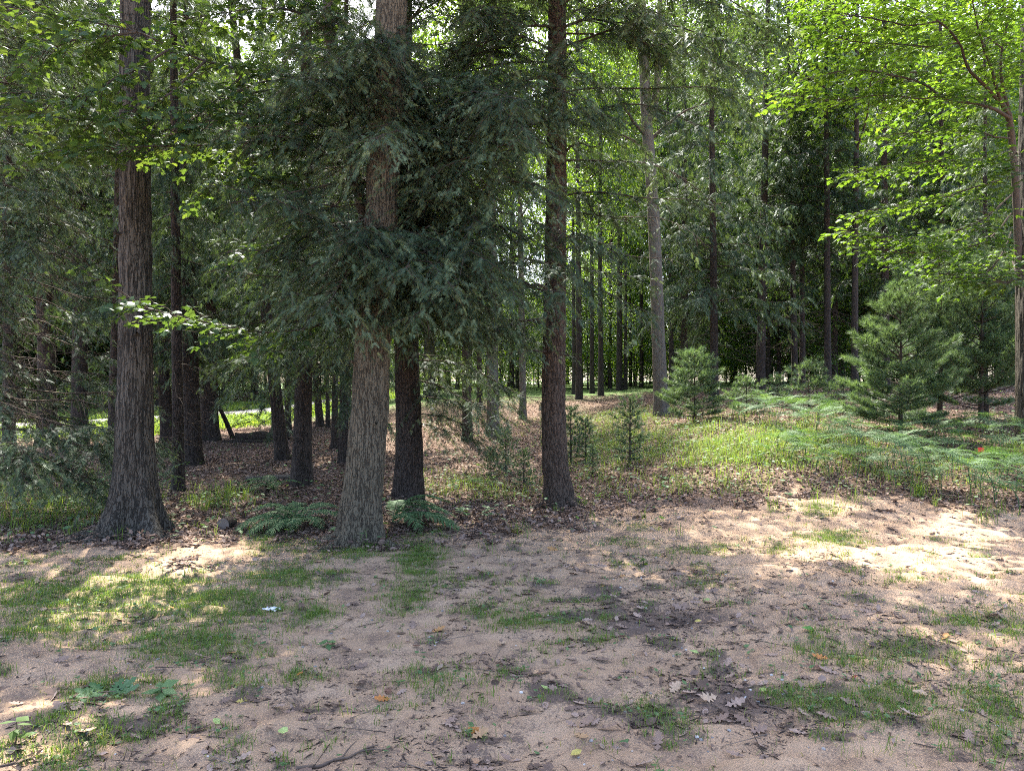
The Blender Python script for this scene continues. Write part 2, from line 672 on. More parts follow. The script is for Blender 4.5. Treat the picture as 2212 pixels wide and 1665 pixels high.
def in_holes(P, prob=.97):
    """True where a world point would shade one of the sun flecks"""
    m = np.zeros(len(P), bool)
    for (x, y, z, r) in HOLES:
        t = (P[:, 2] - z) / SUN[2]
        qx, qy = P[:, 0] - SUN[0] * t, P[:, 1] - SUN[1] * t
        m |= ((qx - x)**2 + (qy - y)**2 < r * r) & (t > .3)
    return m & (R.random(len(P)) < prob)


# ------------------------------------------------------------------ hemlock boughs
def hem_branch(base, az, L, rise, droop, rng, dens=1.0, size=1.0):
    """a flat drooping bough: returns sprays (pos, dir, nrm, scale) and wood sticks"""
    h = np.array([math.cos(az), math.sin(az), 0])
    q = np.array([-h[1], h[0], 0])
    nb = max(6, int(L / .05 * dens))
    s = np.sort(np.clip(rng.uniform(.12, 1.02, nb), .12, 1))
    bend = rng.normal() * .22
    ph = rng.uniform(0, 6, 4)

    def P(s):
        s = np.asarray(s)[:, None]
        wob = .05 * L * s
        return base + h * (L * s) + q * (bend * L * s * s + wob * np.sin(s * 6 + ph[0])) + np.array([0, 0, 1]) * (rise * L * s - droop * L * s * s + wob * np.sin(s * 7.5 + ph[1]))
    p = P(s)
    tan = unit(P(s + .02) - P(s - .02))
    side = np.where(np.arange(nb) % 2 == 0, 1., -1.)
    l = (L * .24 * (1 - s)**.5 * np.minimum(1, s / .25) + .15) * rng.uniform(.35, 1.5, nb)
    ang = np.radians(rng.uniform(22, 80, nb)) * side
    ca, sa = np.cos(ang)[:, None], np.sin(ang)[:, None]
    lat = unit(np.cross(np.array([0, 0, 1.]), tan))
    bd = unit(tan * ca + lat * sa + np.array([0, 0, 1.]) * rng.uniform(-.75, .22, (nb, 1)))
    stp = .024 / dens**.8
    m = max(3, int(l.max() / stp))
    t = (np.arange(m)[None] + .5) / np.maximum(l[:, None] / stp, 1)
    ok = t <= 1.03
    cur = unit(np.cross(bd, np.array([0, 0, 1.]))) * rng.normal(size=(nb, 1)) * .3
    pos = p[:, None] + bd[:, None] * (l[:, None] * t)[..., None] + cur[:, None] * (l[:, None] * t * t)[..., None] + np.array([0, 0, -1.]) * (rng.uniform(.15, .6, (nb, 1)) * l[:, None] * t * t)[..., None]
    pos = pos + rng.normal(size=pos.shape) * .012
    sd_ = np.where(np.arange(m) % 2 == 0, 1., -1.)[None]
    an = np.radians(rng.uniform(8, 70, (nb, m))) * sd_
    bl = unit(np.cross(np.array([0, 0, 1.]), bd))
    sdir = bd[:, None] * np.cos(an)[..., None] + bl[:, None] * np.sin(an)[..., None] + np.array([0, 0, -1.]) * (rng.uniform(-.25, .65, (nb, m)) + .35 * t)[..., None]
    nrm = np.array([0, 0, 1.]) + rng.normal(size=(nb, m, 3)) * .4
    scl = rng.uniform(.05, .125, (nb, m)) * size * (1.1 - .35 * np.clip(t, 0, 1))
    f = ok.ravel()
    tint = np.clip(.28 + .5 * np.clip(t, 0, 1)**2 * rng.random((nb, m)) + rng.normal(size=(nb, m)) * .2 + rng.normal(size=(nb, 1)) * .13 + rng.normal() * .1, 0, 1)  # paler new tips; tint contrast also stands in for lit and shaded sprays
    spr = (pos.reshape(-1, 3)[f], sdir.reshape(-1, 3)[f], nrm.reshape(-1, 3)[f], scl.ravel()[f], tint.ravel()[f])
    ss = np.linspace(0, 1, 9)
    ax = P(ss)
    r0 = .006 * L + .004
    rr = r0 * (1 - ss * .85)
    wood = [(ax[:-1], ax[1:], rr[:-1], rr[1:])]
    ends = p + bd * l[:, None] * .95 + np.array([0, 0, -1.]) * (.33 * l)[:, None]
    mid = p + bd * l[:, None] * .5 + np.array([0, 0, -1.]) * (.09 * l)[:, None]
    wood.append((p, mid, np.full(nb, .0035), np.full(nb, .0025)))
    wood.append((mid, ends, np.full(nb, .0025), np.full(nb, .001)))
    return spr, wood


def hem_crown(branches, rng, dens=1.0, size=1.0, far=False, world_off=None, tmpl=None):
    S = [[], [], [], [], []]
    Wd = [[], [], [], []]
    for (base, az, L, rise, droop) in branches:
        spr, wood = hem_branch(np.array(base, float), az, L, rise, droop, rng, dens, size)
        for i in range(5):
            S[i].append(spr[i])
        for wv in wood:
            for i in range(4):
                Wd[i].append(wv[i])
    S = [np.concatenate(a) for a in S]
    Wd = [np.concatenate(a) for a in Wd]
    if world_off is not None:
        k = ~in_holes(S[0] + np.asarray(world_off))
        S = [a[k] for a in S]
    tv, tf = tmpl or (SPRIG_FAR if far else SPRIG)
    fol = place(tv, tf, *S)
    return fol, sticks(*Wd)


def bare_twigs(rng, z0, z1, n, L):
    """dead drooping twigs on the lower stem"""
    P0, P1, r0, r1 = [], [], [], []
    for i in range(n):
        z = rng.uniform(z0, z1)
        a = rng.uniform(0, 2 * pi)
        l = L * rng.uniform(.3, 1)
        p = np.array([0, 0, z])
        d = np.array([math.cos(a), math.sin(a), rng.uniform(-.35, .15)])
        for k in range(4):
            e = p + d * l / 4
            P0.append(p), P1.append(e)
            r0.append(.011 * (1 - k / 5)), r1.append(.011 * (1 - (k + 1) / 5))
            if k > 0:
                for s in (1, -1):
                    dd = unit(d + s * .8 * np.array([-d[1], d[0], 0]) + rng.normal(size=3) * .2)
                    P0.append(e), P1.append(e + dd * l * .22)
                    r0.append(.004), r1.append(.0015)
            p = e
            d = unit(d + np.array([0, 0, -.1]) + rng.normal(size=3) * .12)
    return sticks(np.array(P0), np.array(P1), np.array(r0), np.array(r1))


def std_hemlock_branches(rng, z0, z1, n, L0, L1, rise=.12, droop=.32):
    out = []
    for i in range(n):
        f = (i + rng.random()) / n
        z = z0 + (z1 - z0) * f
        L = (L0 * (1 - f) + L1 * f) * rng.uniform(.65, 1.15)
        out.append(((0, 0, z), i * 2.4 + rng.normal() * .4, L, rise + rng.normal() * .08, droop + rng.normal() * .08))
    return out


# ------------------------------------------------------------------ leafy boughs (maple, oak)
def leafy_twigs(paths, rng, twig_len=.55, step=.16, leaf=(.07, .11), flat=.35, per=6, start=.15, droop=.12, sub=True, world_off=None, holes=True, up=.0, tmpl=None, size_mul=1.0):
    """side twigs in flat layers along each path, leaves in pairs along each twig"""
    tmpl = tmpl or MAPLE
    Lp, Ld, Ln, Ls, Lt = [], [], [], [], []
    W0, W1, r0, r1 = [], [], [], []
    for path in paths:
        P = np.asarray(path, float)
        seg = np.linalg.norm(np.diff(P, axis=0), axis=1)
        tot = seg.sum()
        cum = np.concatenate([[0], np.cumsum(seg)]) / tot
        n = max(3, int(tot * (1 - start) / step))
        ptint = rng.normal() * .1
        for i in range(n + 2):
            s = min(1, start + (1 - start) * (i + rng.random() * .8) / n)
            p = np.array([np.interp(s, cum, P[:, k]) for k in range(3)])
            e = np.array([np.interp(min(1, s + .03), cum, P[:, k]) for k in range(3)])
            b = np.array([np.interp(max(0, s - .03), cum, P[:, k]) for k in range(3)])
            t = unit(e - b)
            for sd_ in ((1, -1) if i < n else (0,)):
                lat = unit(np.cross([0, 0, 1.], t))
                a = math.radians(rng.uniform(35, 70)) * sd_
                d = unit(t * math.cos(a) + lat * math.sin(a) + np.array([0, 0, rng.normal() * .13 - droop * .5 + up]))
                tl = twig_len * rng.uniform(.5, 1.2) * (1.1 - .45 * s)
                q = p.copy()
                npair = max(2, int(per * tl / twig_len + .5))
                dd = d.copy()
                for k in range(npair):
                    q2 = q + dd * tl / npair
                    W0.append(q), W1.append(q2)
                    r0.append(.004 * (1 - k / npair) + .0012), r1.append(.004 * (1 - (k + 1) / npair) + .0012)
                    q = q2
                    tl_lat = unit(np.cross([0, 0, 1.], dd))
                    for s2 in ((1, -1) if k < npair - 1 else (1, -1, 0)):
                        an = s2 * math.radians(rng.uniform(35, 80))
                        ld = unit(dd * math.cos(an) + tl_lat * math.sin(an) + np.array([0, 0, rng.uniform(-.32, .1)]))
                        ls = rng.uniform(*leaf) * size_mul
                        Lp.append(q + ld * ls * .35)
                        Ld.append(ld)
                        Ln.append(np.array([0, 0, 1.]) + rng.normal(size=3) * flat)
                        Ls.append(ls)
                        Lt.append(np.clip(.5 + ptint + rng.normal() * .2, 0, 1))
                    dd = unit(dd + np.array([0, 0, -.06]) + rng.normal(size=3) * .12)
    Lp, Ld, Ln, Ls, Lt = map(np.array, (Lp, Ld, Ln, Ls, Lt))
    if world_off is not None and holes:
        k = ~in_holes(Lp + np.asarray(world_off))
        Lp, Ld, Ln, Ls, Lt = Lp[k], Ld[k], Ln[k], Ls[k], Lt[k]
    return place(*tmpl, Lp, Ld, Ln, Ls, Lt), sticks(np.array(W0), np.array(W1), np.array(r0), np.array(r1))


def leaf_cloud(limbs, rng, n, spread, leaf, flat=.5, world_off=None, tmpl=None, clump=1.0):
    """leaves gathered in clumps round the ends of limbs (a crown seen from afar)"""
    tmpl = tmpl or KITE
    ends = np.concatenate([np.asarray(l)[int(len(l) * .35):] for l in limbs])
    k = rng.integers(0, len(ends), max(8, int(n / 34)))
    cen = ends[k] + rng.normal(size=(len(k), 3)) * spread * np.array([1, 1, .7])
    ci = rng.integers(0, len(cen), n)
    rad = rng.uniform(.18, .55, len(cen)) * clump
    off = rng.normal(size=(n, 3)) * rad[ci][:, None] * np.array([1, 1, .38])
    p = cen[ci] + off
    d = unit(off * np.array([1, 1, .3]) + rng.normal(size=(n, 3)) * .3)
    d[:, 2] -= .25
    nr = np.array([0, 0, 1.]) + rng.normal(size=(n, 3)) * flat
    ct = rng.normal(size=len(cen)) * .16
    tint = np.clip(.5 + ct[ci] + rng.normal(size=n) * .16, 0, 1)
    s = rng.uniform(*leaf, n)
    if world_off is not None:
        kk = ~in_holes(p + np.asarray(world_off))
        p, d, nr, s, tint = p[kk], d[kk], nr[kk], s[kk], tint[kk]
    return place(*tmpl, p, d, nr, s, tint)


def limb_set(rng, z0, z1, n, L, rise, r=.05):
    """curved limbs off an upright stem, each with a few forks"""
    paths, rads = [], []
    for i in range(n):
        f = (i + rng.random() * .8) / n
        z = z0 + (z1 - z0) * f
        a = i * 2.4 + rng.normal() * .3
        l = L * (1 - .55 * f) * rng.uniform(.7, 1.15)
        h = np.array([math.cos(a), math.sin(a), 0])
        pts = [np.array([0, 0, z]), np.array([0, 0, z]) + h * l * .35 + np.array([0, 0, l * rise * .5]),
               np.array([0, 0, z]) + h * l * .7 + np.array([0, 0, l * rise * .8]) + rng.normal(size=3) * .12 * l,
               np.array([0, 0, z]) + h * l + np.array([0, 0, l * rise * .95]) + rng.normal(size=3) * .15 * l]
        P = spline(pts, 12)
        paths.append(P), rads.append(np.linspace(r * (1 - .5 * f), .008, 12))
        for s in (1, -1):
            k = rng.integers(4, 8)
            d = unit(P[k + 1] - P[k])
            lat = np.cross([0, 0, 1.], d)
            e = P[k] + (d + s * lat * .8 + np.array([0, 0, .15])) * l * rng.uniform(.3, .5)
            Q = spline([P[k], (P[k] + e) / 2 + rng.normal(size=3) * .06 * l, e], 8)
            paths.append(Q), rads.append(np.linspace(r * .45 * (1 - .5 * f), .005, 8))
    return paths, rads


def tubes(paths, rads, k=6):
    return join([tube(p, r, k) for p, r in zip(paths, rads)])


def place_paths_in_frame(path, off):
    return [np.asarray(p) - off for p in path]


# ------------------------------------------------------------------ ground
def ell(u, v, L, seed=0):
    m = np.zeros_like(u)
    for (cu, cv, ru, rv, s) in L:
        d = ((u - cu) / ru)**2 + ((v - cv) / rv)**2
        m = np.maximum(m, s * np.exp(-d * .75))
    return m


GRASS_SPOTS = [(200, 1290, 190, 42, 1), (120, 1340, 130, 45, .9), (330, 1262, 150, 24, .8), (480, 1300, 140, 45, .75), (600, 1250, 100, 22, .8),
               (400, 1385, 150, 32, .9), (570, 1400, 40, 18, .6), (640, 1250, 60, 20, .7), (780, 1182, 90, 20, 1), (905, 1205, 40, 45, 1), (870, 1290, 60, 40, .5),
               (1120, 1340, 110, 30, .65), (690, 1330, 45, 16, .8), (510, 1470, 50, 25, .5), (660, 1460, 60, 30, .45), (960, 1480, 110, 50, .5), (900, 1530, 130, 40, .4),
               (1190, 1400, 50, 35, .6), (190, 1490, 60, 25, .5), (590, 1165, 60, 18, .5), (1150, 1335, 50, 30, .5), (1280, 1375, 45, 25, .5), (1410, 1530, 60, 30, .55),
               (1463, 1576, 40, 15, .55), (1755, 1400, 60, 45, .7), (1846, 1436, 70, 20, .6), (1950, 1400, 90, 25, .55), (2080, 1340, 90, 18, .65), (2180, 1355, 40, 25, .65),
               (1720, 1505, 50, 25, .75), (1776, 1530, 50, 20, .85), (1896, 1506, 110, 28, .85), (2136, 1560, 110, 80, .6), (2106, 1590, 70, 20, .6), (1790, 1162, 65, 17, .85),
               (1676, 1182, 55, 20, .55), (1390, 1138, 60, 10, .55), (1346, 1176, 80, 14, .4), (1530, 1190, 90, 14, .45), (1946, 1250, 80, 16, .5), (1290, 1606, 60, 30, .45),
               (1760, 1105, 60, 18, .6), (700, 1600, 80, 30, .3), (340, 1480, 60, 20, .4)]
SOIL_SPOTS = [(1440, 1340, 180, 40, .75), (1580, 1510, 180, 50, .8), (1750, 1325, 90, 18, .7), (2150, 1630, 120, 50, .7), (1025, 1640, 110, 40, .9), (100, 1545, 130, 25, .6),
              (300, 1560, 90, 25, .4), (30, 1262, 130, 20, .7), (1300, 1270, 150, 18, .5), (640, 1510, 120, 30, .4), (1180, 1490, 100, 35, .5), (2010, 1390, 60, 20, .5), (1560, 1085, 200, 14, .6), (1150, 1580, 80, 40, .5), (1900, 1110, 180, 10, .35), (1360, 1600, 90, 40, .5)]
LITTER_SPOTS = [(1250, 1230, 150, 22, .6), (1150, 1110, 180, 25, .9), (1350, 1060, 260, 30, .9), (1000, 1150, 120, 20, .8), (1750, 1045, 260, 18, .7), (1800, 1100, 120, 14, .3), (1500, 1250, 200, 30, .35), (1300, 1240, 60, 18, .5), (1550, 1480, 120, 40, .5),
                (1700, 1560, 100, 40, .45), (1900, 1350, 150, 30, .4), (1100, 1440, 120, 40, .3), (300, 1175, 60, 12, .5), (395, 1222, 40, 10, .5), (150, 1160, 120, 14, .5)]


def masks(X, Y, Z):
    u, v = proj(X, Y, Z)
    ns = fbm(X * 1.3, Y * 1.3, 0, 41, 3) - .5
    ns2 = fbm(X * 4, Y * 4, 0, 43, 3) - .5
    # sand reaches back to this line
    edge = np.interp(u, [-400, 0, 250, 520, 700, 1000, 1250, 1550, 1800, 2212, 2600], [1195, 1190, 1165, 1160, 1172, 1160, 1130, 1092, 1078, 1082, 1080])
    sand = sst(-34, 34, (v - edge) + ns * 90 + ns2 * 110)
    front = Y < 14
    g = np.where(front, ell(u, v, GRASS_SPOTS), 0)
    g = np.clip(g + (ns * .55 + ns2 * .5) * (g > .06), 0, 1.2)
    g = np.maximum(g, np.where((v > 1160), np.clip(ns2 * 2.2 - .14 + ns * .9, 0, .42), 0))
    soil = np.where(front, ell(u, v, SOIL_SPOTS), 0)
    soil = np.clip(soil * (.8 + 1.2 * ns) + np.clip(ns2 * 2.4 - .06, 0, .75), 0, 1)
    lit = np.where(front, ell(u, v, LITTER_SPOTS), 0) * (.8 + ns) + np.clip(ns * 1.6 - .25, 0, .35)
    lit = np.where(sand < .5, np.maximum(lit, .85 + ns * .3), lit)
    # green undergrowth on the forest floor
    und = np.zeros_like(u)
    und = np.maximum(und, .95 * np.exp(-(((u - 1640) / 290)**2 + ((v - 965) / 52)**2)))
    und = np.maximum(und, .6 * np.exp(-(((u - 1330) / 130)**2 + ((v - 950) / 75)**2)))
    und = np.maximum(und, .55 * np.exp(-(((u - 1040) / 150)**2 + ((v - 1055) / 26)**2)))
    und = np.maximum(und, .45 * np.exp(-(((u - 100) / 190)**2 + ((v - 1090) / 60)**2)))
    und = np.maximum(und, .5 * np.exp(-(((u - 480) / 70)**2 + ((v - 1085) / 25)**2)))
    und = np.maximum(und, .75 * np.exp(-(((u - 1000) / 150)**2 + ((v - 880) / 30)**2)))
    und = np.maximum(und, .6 * np.exp(-(((u - 1290) / 190)**2 + ((v - 895) / 40)**2)))
    und = np.maximum(und, .5 * np.exp(-(((u - 2000) / 300)**2 + ((v - 1010) / 60)**2)))
    und = np.maximum(und, .7 * np.exp(-(((u - 1560) / 240)**2 + ((v - 965) / 60)**2)))
    und = np.maximum(und, .42 * np.exp(-(((u - 1560) / 330)**2 + ((v - 1040) / 38)**2)))
    und = np.where(Y > 4, und * (.75 + 1.0 * ns + .9 * ns2), 0) * (1 - sand)
    return sand, np.clip(g, 0, 1), soil, np.clip(lit, 0, 1), np.clip(und, 0, 1)


def axis(lo, hi, near_lo, near_hi, step, grow):
    a = list(np.arange(near_lo, near_hi, step))
    s = step
    x = near_hi
    while x < hi:
        a.append(x)
        s *= grow
        x += s
    a.append(hi)
    s, x = step, near_lo
    b = []
    while x > lo:
        s *= grow
        x -= s
        b.append(max(x, lo))
    return np.array(b[::-1] + a)


xs = axis(-300, 300, -8, 8, .055, 1.045)
ys = axis(-120, 400, 2.2, 11, .05, 1.035)
GX, GY = np.meshgrid(xs, ys, indexing='ij')
GZ = tz(GX, GY)
sand, gm, soil, lit, und = masks(GX, GY, GZ)
# little run-off channels and ridges in the sand
warp = fbm(GX * .8, GY * .8, 0, 77, 2) * 3
rill = np.abs(fbm(GX * 1.4 + GY * .9 + warp, GY * 3.4 - GX * .8, 0, 55, 3) - .5)
relief = -.035 * np.clip(.12 - rill, 0, 1) / .12 * sand + (fbm(GX * 9, GY * 9, 0, 61, 2) - .5) * .016 + (fbm(GX * 2.2, GY * 4.4, 0, 63, 2) - .5) * .045 * sand
GZ2 = GZ + np.where((GY > 1.5) & (GY < 14), relief, 0)
nx, ny = GX.shape
i, j = np.meshgrid(np.arange(nx - 1), np.arange(ny - 1), indexing='ij')
GF = np.stack([i * ny + j, (i + 1) * ny + j, (i + 1) * ny + j + 1, i * ny + j + 1], -1).reshape(-1, 4)


def ground_material():
    m, t, N, L = new_mat('sandy_forest_ground')
    tc = N('ShaderNodeTexCoord')

    def noise(scale, detail=4, rough=.6):
        n = N('ShaderNodeTexNoise')
        n.inputs['Scale'].default_value = scale
        n.inputs['Detail'].default_value = detail
        n.inputs['Roughness'].default_value = rough
        L(tc.outputs['Object'], n.inputs['Vector'])
        return n.outputs['Fac']

    def attr(nm):
        a = N('ShaderNodeAttribute')
        a.attribute_name = nm
        return a.outputs['Fac']

    def mth(op, a, b):
        n = N('ShaderNodeMath')
        n.operation = op
        for k, x in enumerate((a, b)):
            if isinstance(x, (int, float)):
                n.inputs[k].default_value = x
            else:
                L(x, n.inputs[k])
        return n.outputs[0]

    def step(x, a, b):
        n = N('ShaderNodeMapRange')
        n.interpolation_type = 'SMOOTHSTEP'
        n.inputs[1].default_value, n.inputs[2].default_value = a, b
        L(x, n.inputs[0])
        return n.outputs[0]

    def mix(f, a, b):
        n = N('ShaderNodeMix')
        n.data_type = 'RGBA'
        L(f, n.inputs[0])
        for k, x in ((6, a), (7, b)):
            if isinstance(x, tuple):
                n.inputs[k].default_value = (*x, 1)
            else:
                L(x, n.inputs[k])
        return n.outputs[2]
    n1, n2, n3, n4 = noise(2.2, 5), noise(14, 6, .7), noise(70, 4, .7), noise(420, 2, .6)
    sandc = ramp(t, [(.25, (.27, .18, .12)), (.5, (.375, .26, .173)), (.75, (.48, .35, .245))])
    L(mth('ADD', mth('MULTIPLY', n1, .75), mth('MULTIPLY', n4, .25)), sandc.inputs[0])
    soilc = ramp(t, [(.3, (.05, .037, .032)), (.55, (.11, .082, .07)), (.8, (.24, .18, .15))])
    L(mth('ADD', mth('MULTIPLY', n2, .45), mth('MULTIPLY', n3, .55)), soilc.inputs[0])
    florc = ramp(t, [(.3, (.045, .03, .022)), (.5, (.11, .072, .052)), (.7, (.2, .135, .10))])
    L(mth('ADD', mth('MULTIPLY', n2, .5), mth('MULTIPLY', n3, .5)), florc.inputs[0])
    # scattered dark grains of rotted leaf on the sand
    n5 = noise(160, 3, .75)
    n6 = noise(5, 4, .6)
    dens = mth('MULTIPLY', mth('SUBTRACT', n6, .5), .5)
    fl = step(mth('ADD', mth('ADD', mth('MULTIPLY', n5, .6), mth('MULTIPLY', n3, .4)), dens), .50, .58)
    sand_d = mix(mth('MULTIPLY', fl, .5), sandc.outputs[0], soilc.outputs[0])
    fl2 = step(mth('ADD', mth('ADD', mth('MULTIPLY', n3, .6), mth('MULTIPLY', n2, .4)), mth('MULTIPLY', dens, .8)), .52, .60)
    sand_d = mix(mth('MULTIPLY', fl2, .45), sand_d, soilc.outputs[0])
    sf = step(mth('ADD', attr('soil'), mth('MULTIPLY', mth('SUBTRACT', mth('ADD', mth('MULTIPLY', n3, .5), mth('MULTIPLY', n2, .5)), .5), 1.6)), .3, .62)
    c = mix(mth('MULTIPLY', sf, .9), sand_d, soilc.outputs[0])
    gf = step(mth('ADD', attr('grass'), mth('MULTIPLY', mth('SUBTRACT', n2, .5), .9)), .25, .8)
    c = mix(mth('MULTIPLY', gf, .42), c, (.125, .135, .06))
    fs = step(mth('ADD', attr('sand'), mth('MULTIPLY', mth('SUBTRACT', n2, .5), .8)), .3, .7)
    c = mix(fs, florc.outputs[0], c)
    uf = step(mth('ADD', attr('under'), mth('MULTIPLY', mth('SUBTRACT', n2, .5), .6)), .2, .8)
    c = mix(mth('MULTIPLY', uf, .6), c, (.06, .07, .03))
    far = step(attr('meadow'), .3, .7)
    c = mix(far, c, (.06, .1, .028))
    bs = N('ShaderNodeBsdfPrincipled')
    bs.inputs['Roughness'].default_value = .95
    bs.inputs['Specular IOR Level'].default_value = .15
    L(c, bs.inputs['Base Color'])
    h = mth('ADD', mth('MULTIPLY', n2, 1.0), mth('ADD', mth('MULTIPLY', n3, .45), mth('MULTIPLY', n4, .03)))
    bp = N('ShaderNodeBump')
    bp.inputs['Strength'].default_value = .7
    bp.inputs['Distance'].default_value = .035
    L(h, bp.inputs['Height'])
    L(bp.outputs[0], bs.inputs['Normal'])
    o = N('ShaderNodeOutputMaterial')
    L(bs.outputs[0], o.inputs[0])
    return m


ROAD = spline([(-27, 5), (-22.5, 18), (-20.3, 28.8), (-18.6, 36.5), (-14.8, 49), (-8, 66), (6, 92)], 120)


def road_dist(X, Y):
    X, Y = np.asarray(X, float), np.asarray(Y, float)
    d = np.full(X.shape, 1e9)
    for (rx, ry) in ROAD[::2]:
        d = np.minimum(d, np.hypot(X - rx, Y - ry))
    return d


meadow = np.clip(1.4 - np.abs(road_dist(GX, GY) - 1.5) / 6.5, 0, 1) * (GY > 20)
meadow = np.maximum(meadow, sst(22, 36, GY) * .75 + sst(36, 50, GY) * .25)
gme = mk_mesh('ground', np.stack([GX, GY, GZ2], -1).reshape(-1, 3), GF, ground_material(), smooth=True,
              pattrs={'sand': sand.ravel(), 'grass': gm.ravel(), 'soil': soil.ravel(), 'litter': lit.ravel(), 'under': und.ravel(), 'meadow': meadow.ravel()})
ground = link('ground', gme)
ground['kind'] = 'structure'


def gz(X, Y):
    """height of the finished ground sheet"""
    X, Y = np.asarray(X, float), np.asarray(Y, float)
    a = np.clip(np.searchsorted(xs, X) - 1, 0, nx - 2)
    b = np.clip(np.searchsorted(ys, Y) - 1, 0, ny - 2)
    fx = np.clip((X - xs[a]) / (xs[a + 1] - xs[a]), 0, 1)
    fy = np.clip((Y - ys[b]) / (ys[b + 1] - ys[b]), 0, 1)
    return GZ2[a, b] * (1 - fx) * (1 - fy) + GZ2[a + 1, b] * fx * (1 - fy) + GZ2[a, b + 1] * (1 - fx) * fy + GZ2[a + 1, b + 1] * fx * fy


# road beyond the trees on the left
rt = unit(np.gradient(ROAD, axis=0))
rn = np.stack([-rt[:, 1], rt[:, 0]], -1)
cols = []
for o_ in (-2.1, -1.0, 0, 1.0, 2.1):
    q = ROAD + rn * o_
    cols.append(np.stack([q[:, 0], q[:, 1], gz(q[:, 0], q[:, 1]) + .05 + (.05 if abs(o_) < 2 else -.03)], -1))
RV = np.stack(cols, 1)
n_, k_ = RV.shape[:2]
i, j = np.meshgrid(np.arange(n_ - 1), np.arange(k_ - 1), indexing='ij')
RF = np.stack([i * k_ + j, (i + 1) * k_ + j, (i + 1) * k_ + j + 1, i * k_ + j + 1], -1).reshape(-1, 4)[:, ::-1]
rm, t_, N_, L_ = new_mat('pale_asphalt')
b_ = N_('ShaderNodeBsdfPrincipled')
nzr = N_('ShaderNodeTexNoise')
nzr.inputs['Scale'].default_value = 3
nzr.inputs['Detail'].default_value = 6
rr_ = ramp(t_, [(.3, (.2, .19, .185)), (.7, (.34, .325, .31))])
L_(nzr.outputs['Fac'], rr_.inputs[0])
L_(rr_.outputs[0], b_.inputs['Base Color'])
b_.inputs['Roughness'].default_value = .9
L_(b_.outputs[0], N_('ShaderNodeOutputMaterial').inputs[0])
ro = link('road', mk_mesh('road', RV.reshape(-1, 3), RF, rm, smooth=True))
ro['kind'] = 'structure'

# sun flecks seen on the ground
for (u, v, r) in [(1990, 1198, .45), (2130, 1205, .45), (1880, 1200, .4), (1740, 1198, .3), (2060, 1185, .4), (1650, 1192, .2), (2220, 1215, .4), (1560, 1190, .15), (1600, 1088, .3), (1700, 1090, .3), (1800, 1095, .35), (1480, 1130, .12),
                  (60, 1215, .22), (330, 1195, .18), (400, 1185, .14), (180, 1210, .15), (470, 1310, .1), (430, 1330, .1), (740, 1295, .1), (690, 1230, .1), (290, 1300, .1),
                  (1550, 985, .8), (1470, 960, .6), (1880, 960, .6), (1980, 985, .6), (1700, 1000, .6), (1620, 950, .6), (1780, 980, .6), (1330, 960, .4), (2080, 1040, .6), (2180, 1065, .6), (2120, 1010, .5), (2000, 1010, .5), (1870, 990, .3),
                  (930, 1055, .2), (1100, 1050, .25), (1010, 975, .3), (970, 885, .8), (1180, 885, .4), (1060, 1000, .2), (640, 1030, .2), (560, 1000, .2),
                  (60, 1520, .15), (120, 1600, .2), (20, 1640, .2)]:
    hole(u, v, r)

HOLES += [(5.8, 11, 3.9, 1.0), (6.6, 11.5, 5.4, .9), (4.6, 10.8, 4.0, .6), (-4.9, 8.2, .95, .9), (-5.6, 8.3, .9, .6), (-3.3, 7.8, 3.9, .7), (-1.8, 8.0, 3.0, .5), (4.6, 13.2, .8, .9)]
# ------------------------------------------------------------------ the trees one can name
def up_path(pts, Y, base, H, dY=0.0):
    """picture points (u,v) of the stem at distance Y -> path in metres from the base, grown on to height H"""
    P = [np.array([0, 0, -.12])]
    for n, (u, v) in enumerate(pts):
        q = px(u, v, Y + dY * n / max(1, len(pts) - 1)) - np.asarray(base)
        if q[2] > .15:
            P.append(q)
    d = unit(P[-1] - P[max(0, len(P) - 3)])
    d = unit(d * np.array([.6, .6, 1]))
    while P[-1][2] < H:
        P.append(P[-1] + d * 1.2)
        d = unit(d + np.array([0, 0, .1]) + R.normal(size=3) * .02)
    return np.array(P)


def make_trunk(root, path, r_base, r_top, mat, k=20, step=.1, name='trunk', **kw):
    L = path[:, 2]
    f = np.clip(L / L.max(), 0, 1)
    rad = r_base * (1 - f) + r_top * f
    V, F = trunk_geo(path, rad, k, step, **kw)
    return link(name, mk_mesh(name, V, F, mat, smooth=True), root)


def add_fol(root, fol, mat, name='crown', kind=None):
    V, F, T = fol
    o = link(name, mk_mesh(name, V, F, mat, {'tint': T}), root)
    return o


def add_crown(root, fol, wood, mat, name='crown', wmat=None):
    return link(name, crown_mesh(name, fol, wood, M[mat], wmat or M['branch']), root)


def add_wood(root, wd, mat=None, name='branches'):
    V, F, T = wd
    return link(name, mk_mesh(name, V, F, mat or M['branch'], {'tint': T}, smooth=False), root)


def base_of(u, Y):
    X = (u - 1106) / FPX * Y
    return (float(X), float(Y), float(tz(X, Y)))


def at_h(path, z):
    return np.array([np.interp(z, path[:, 2], path[:, 0]), np.interp(z, path[:, 2], path[:, 1]), z])


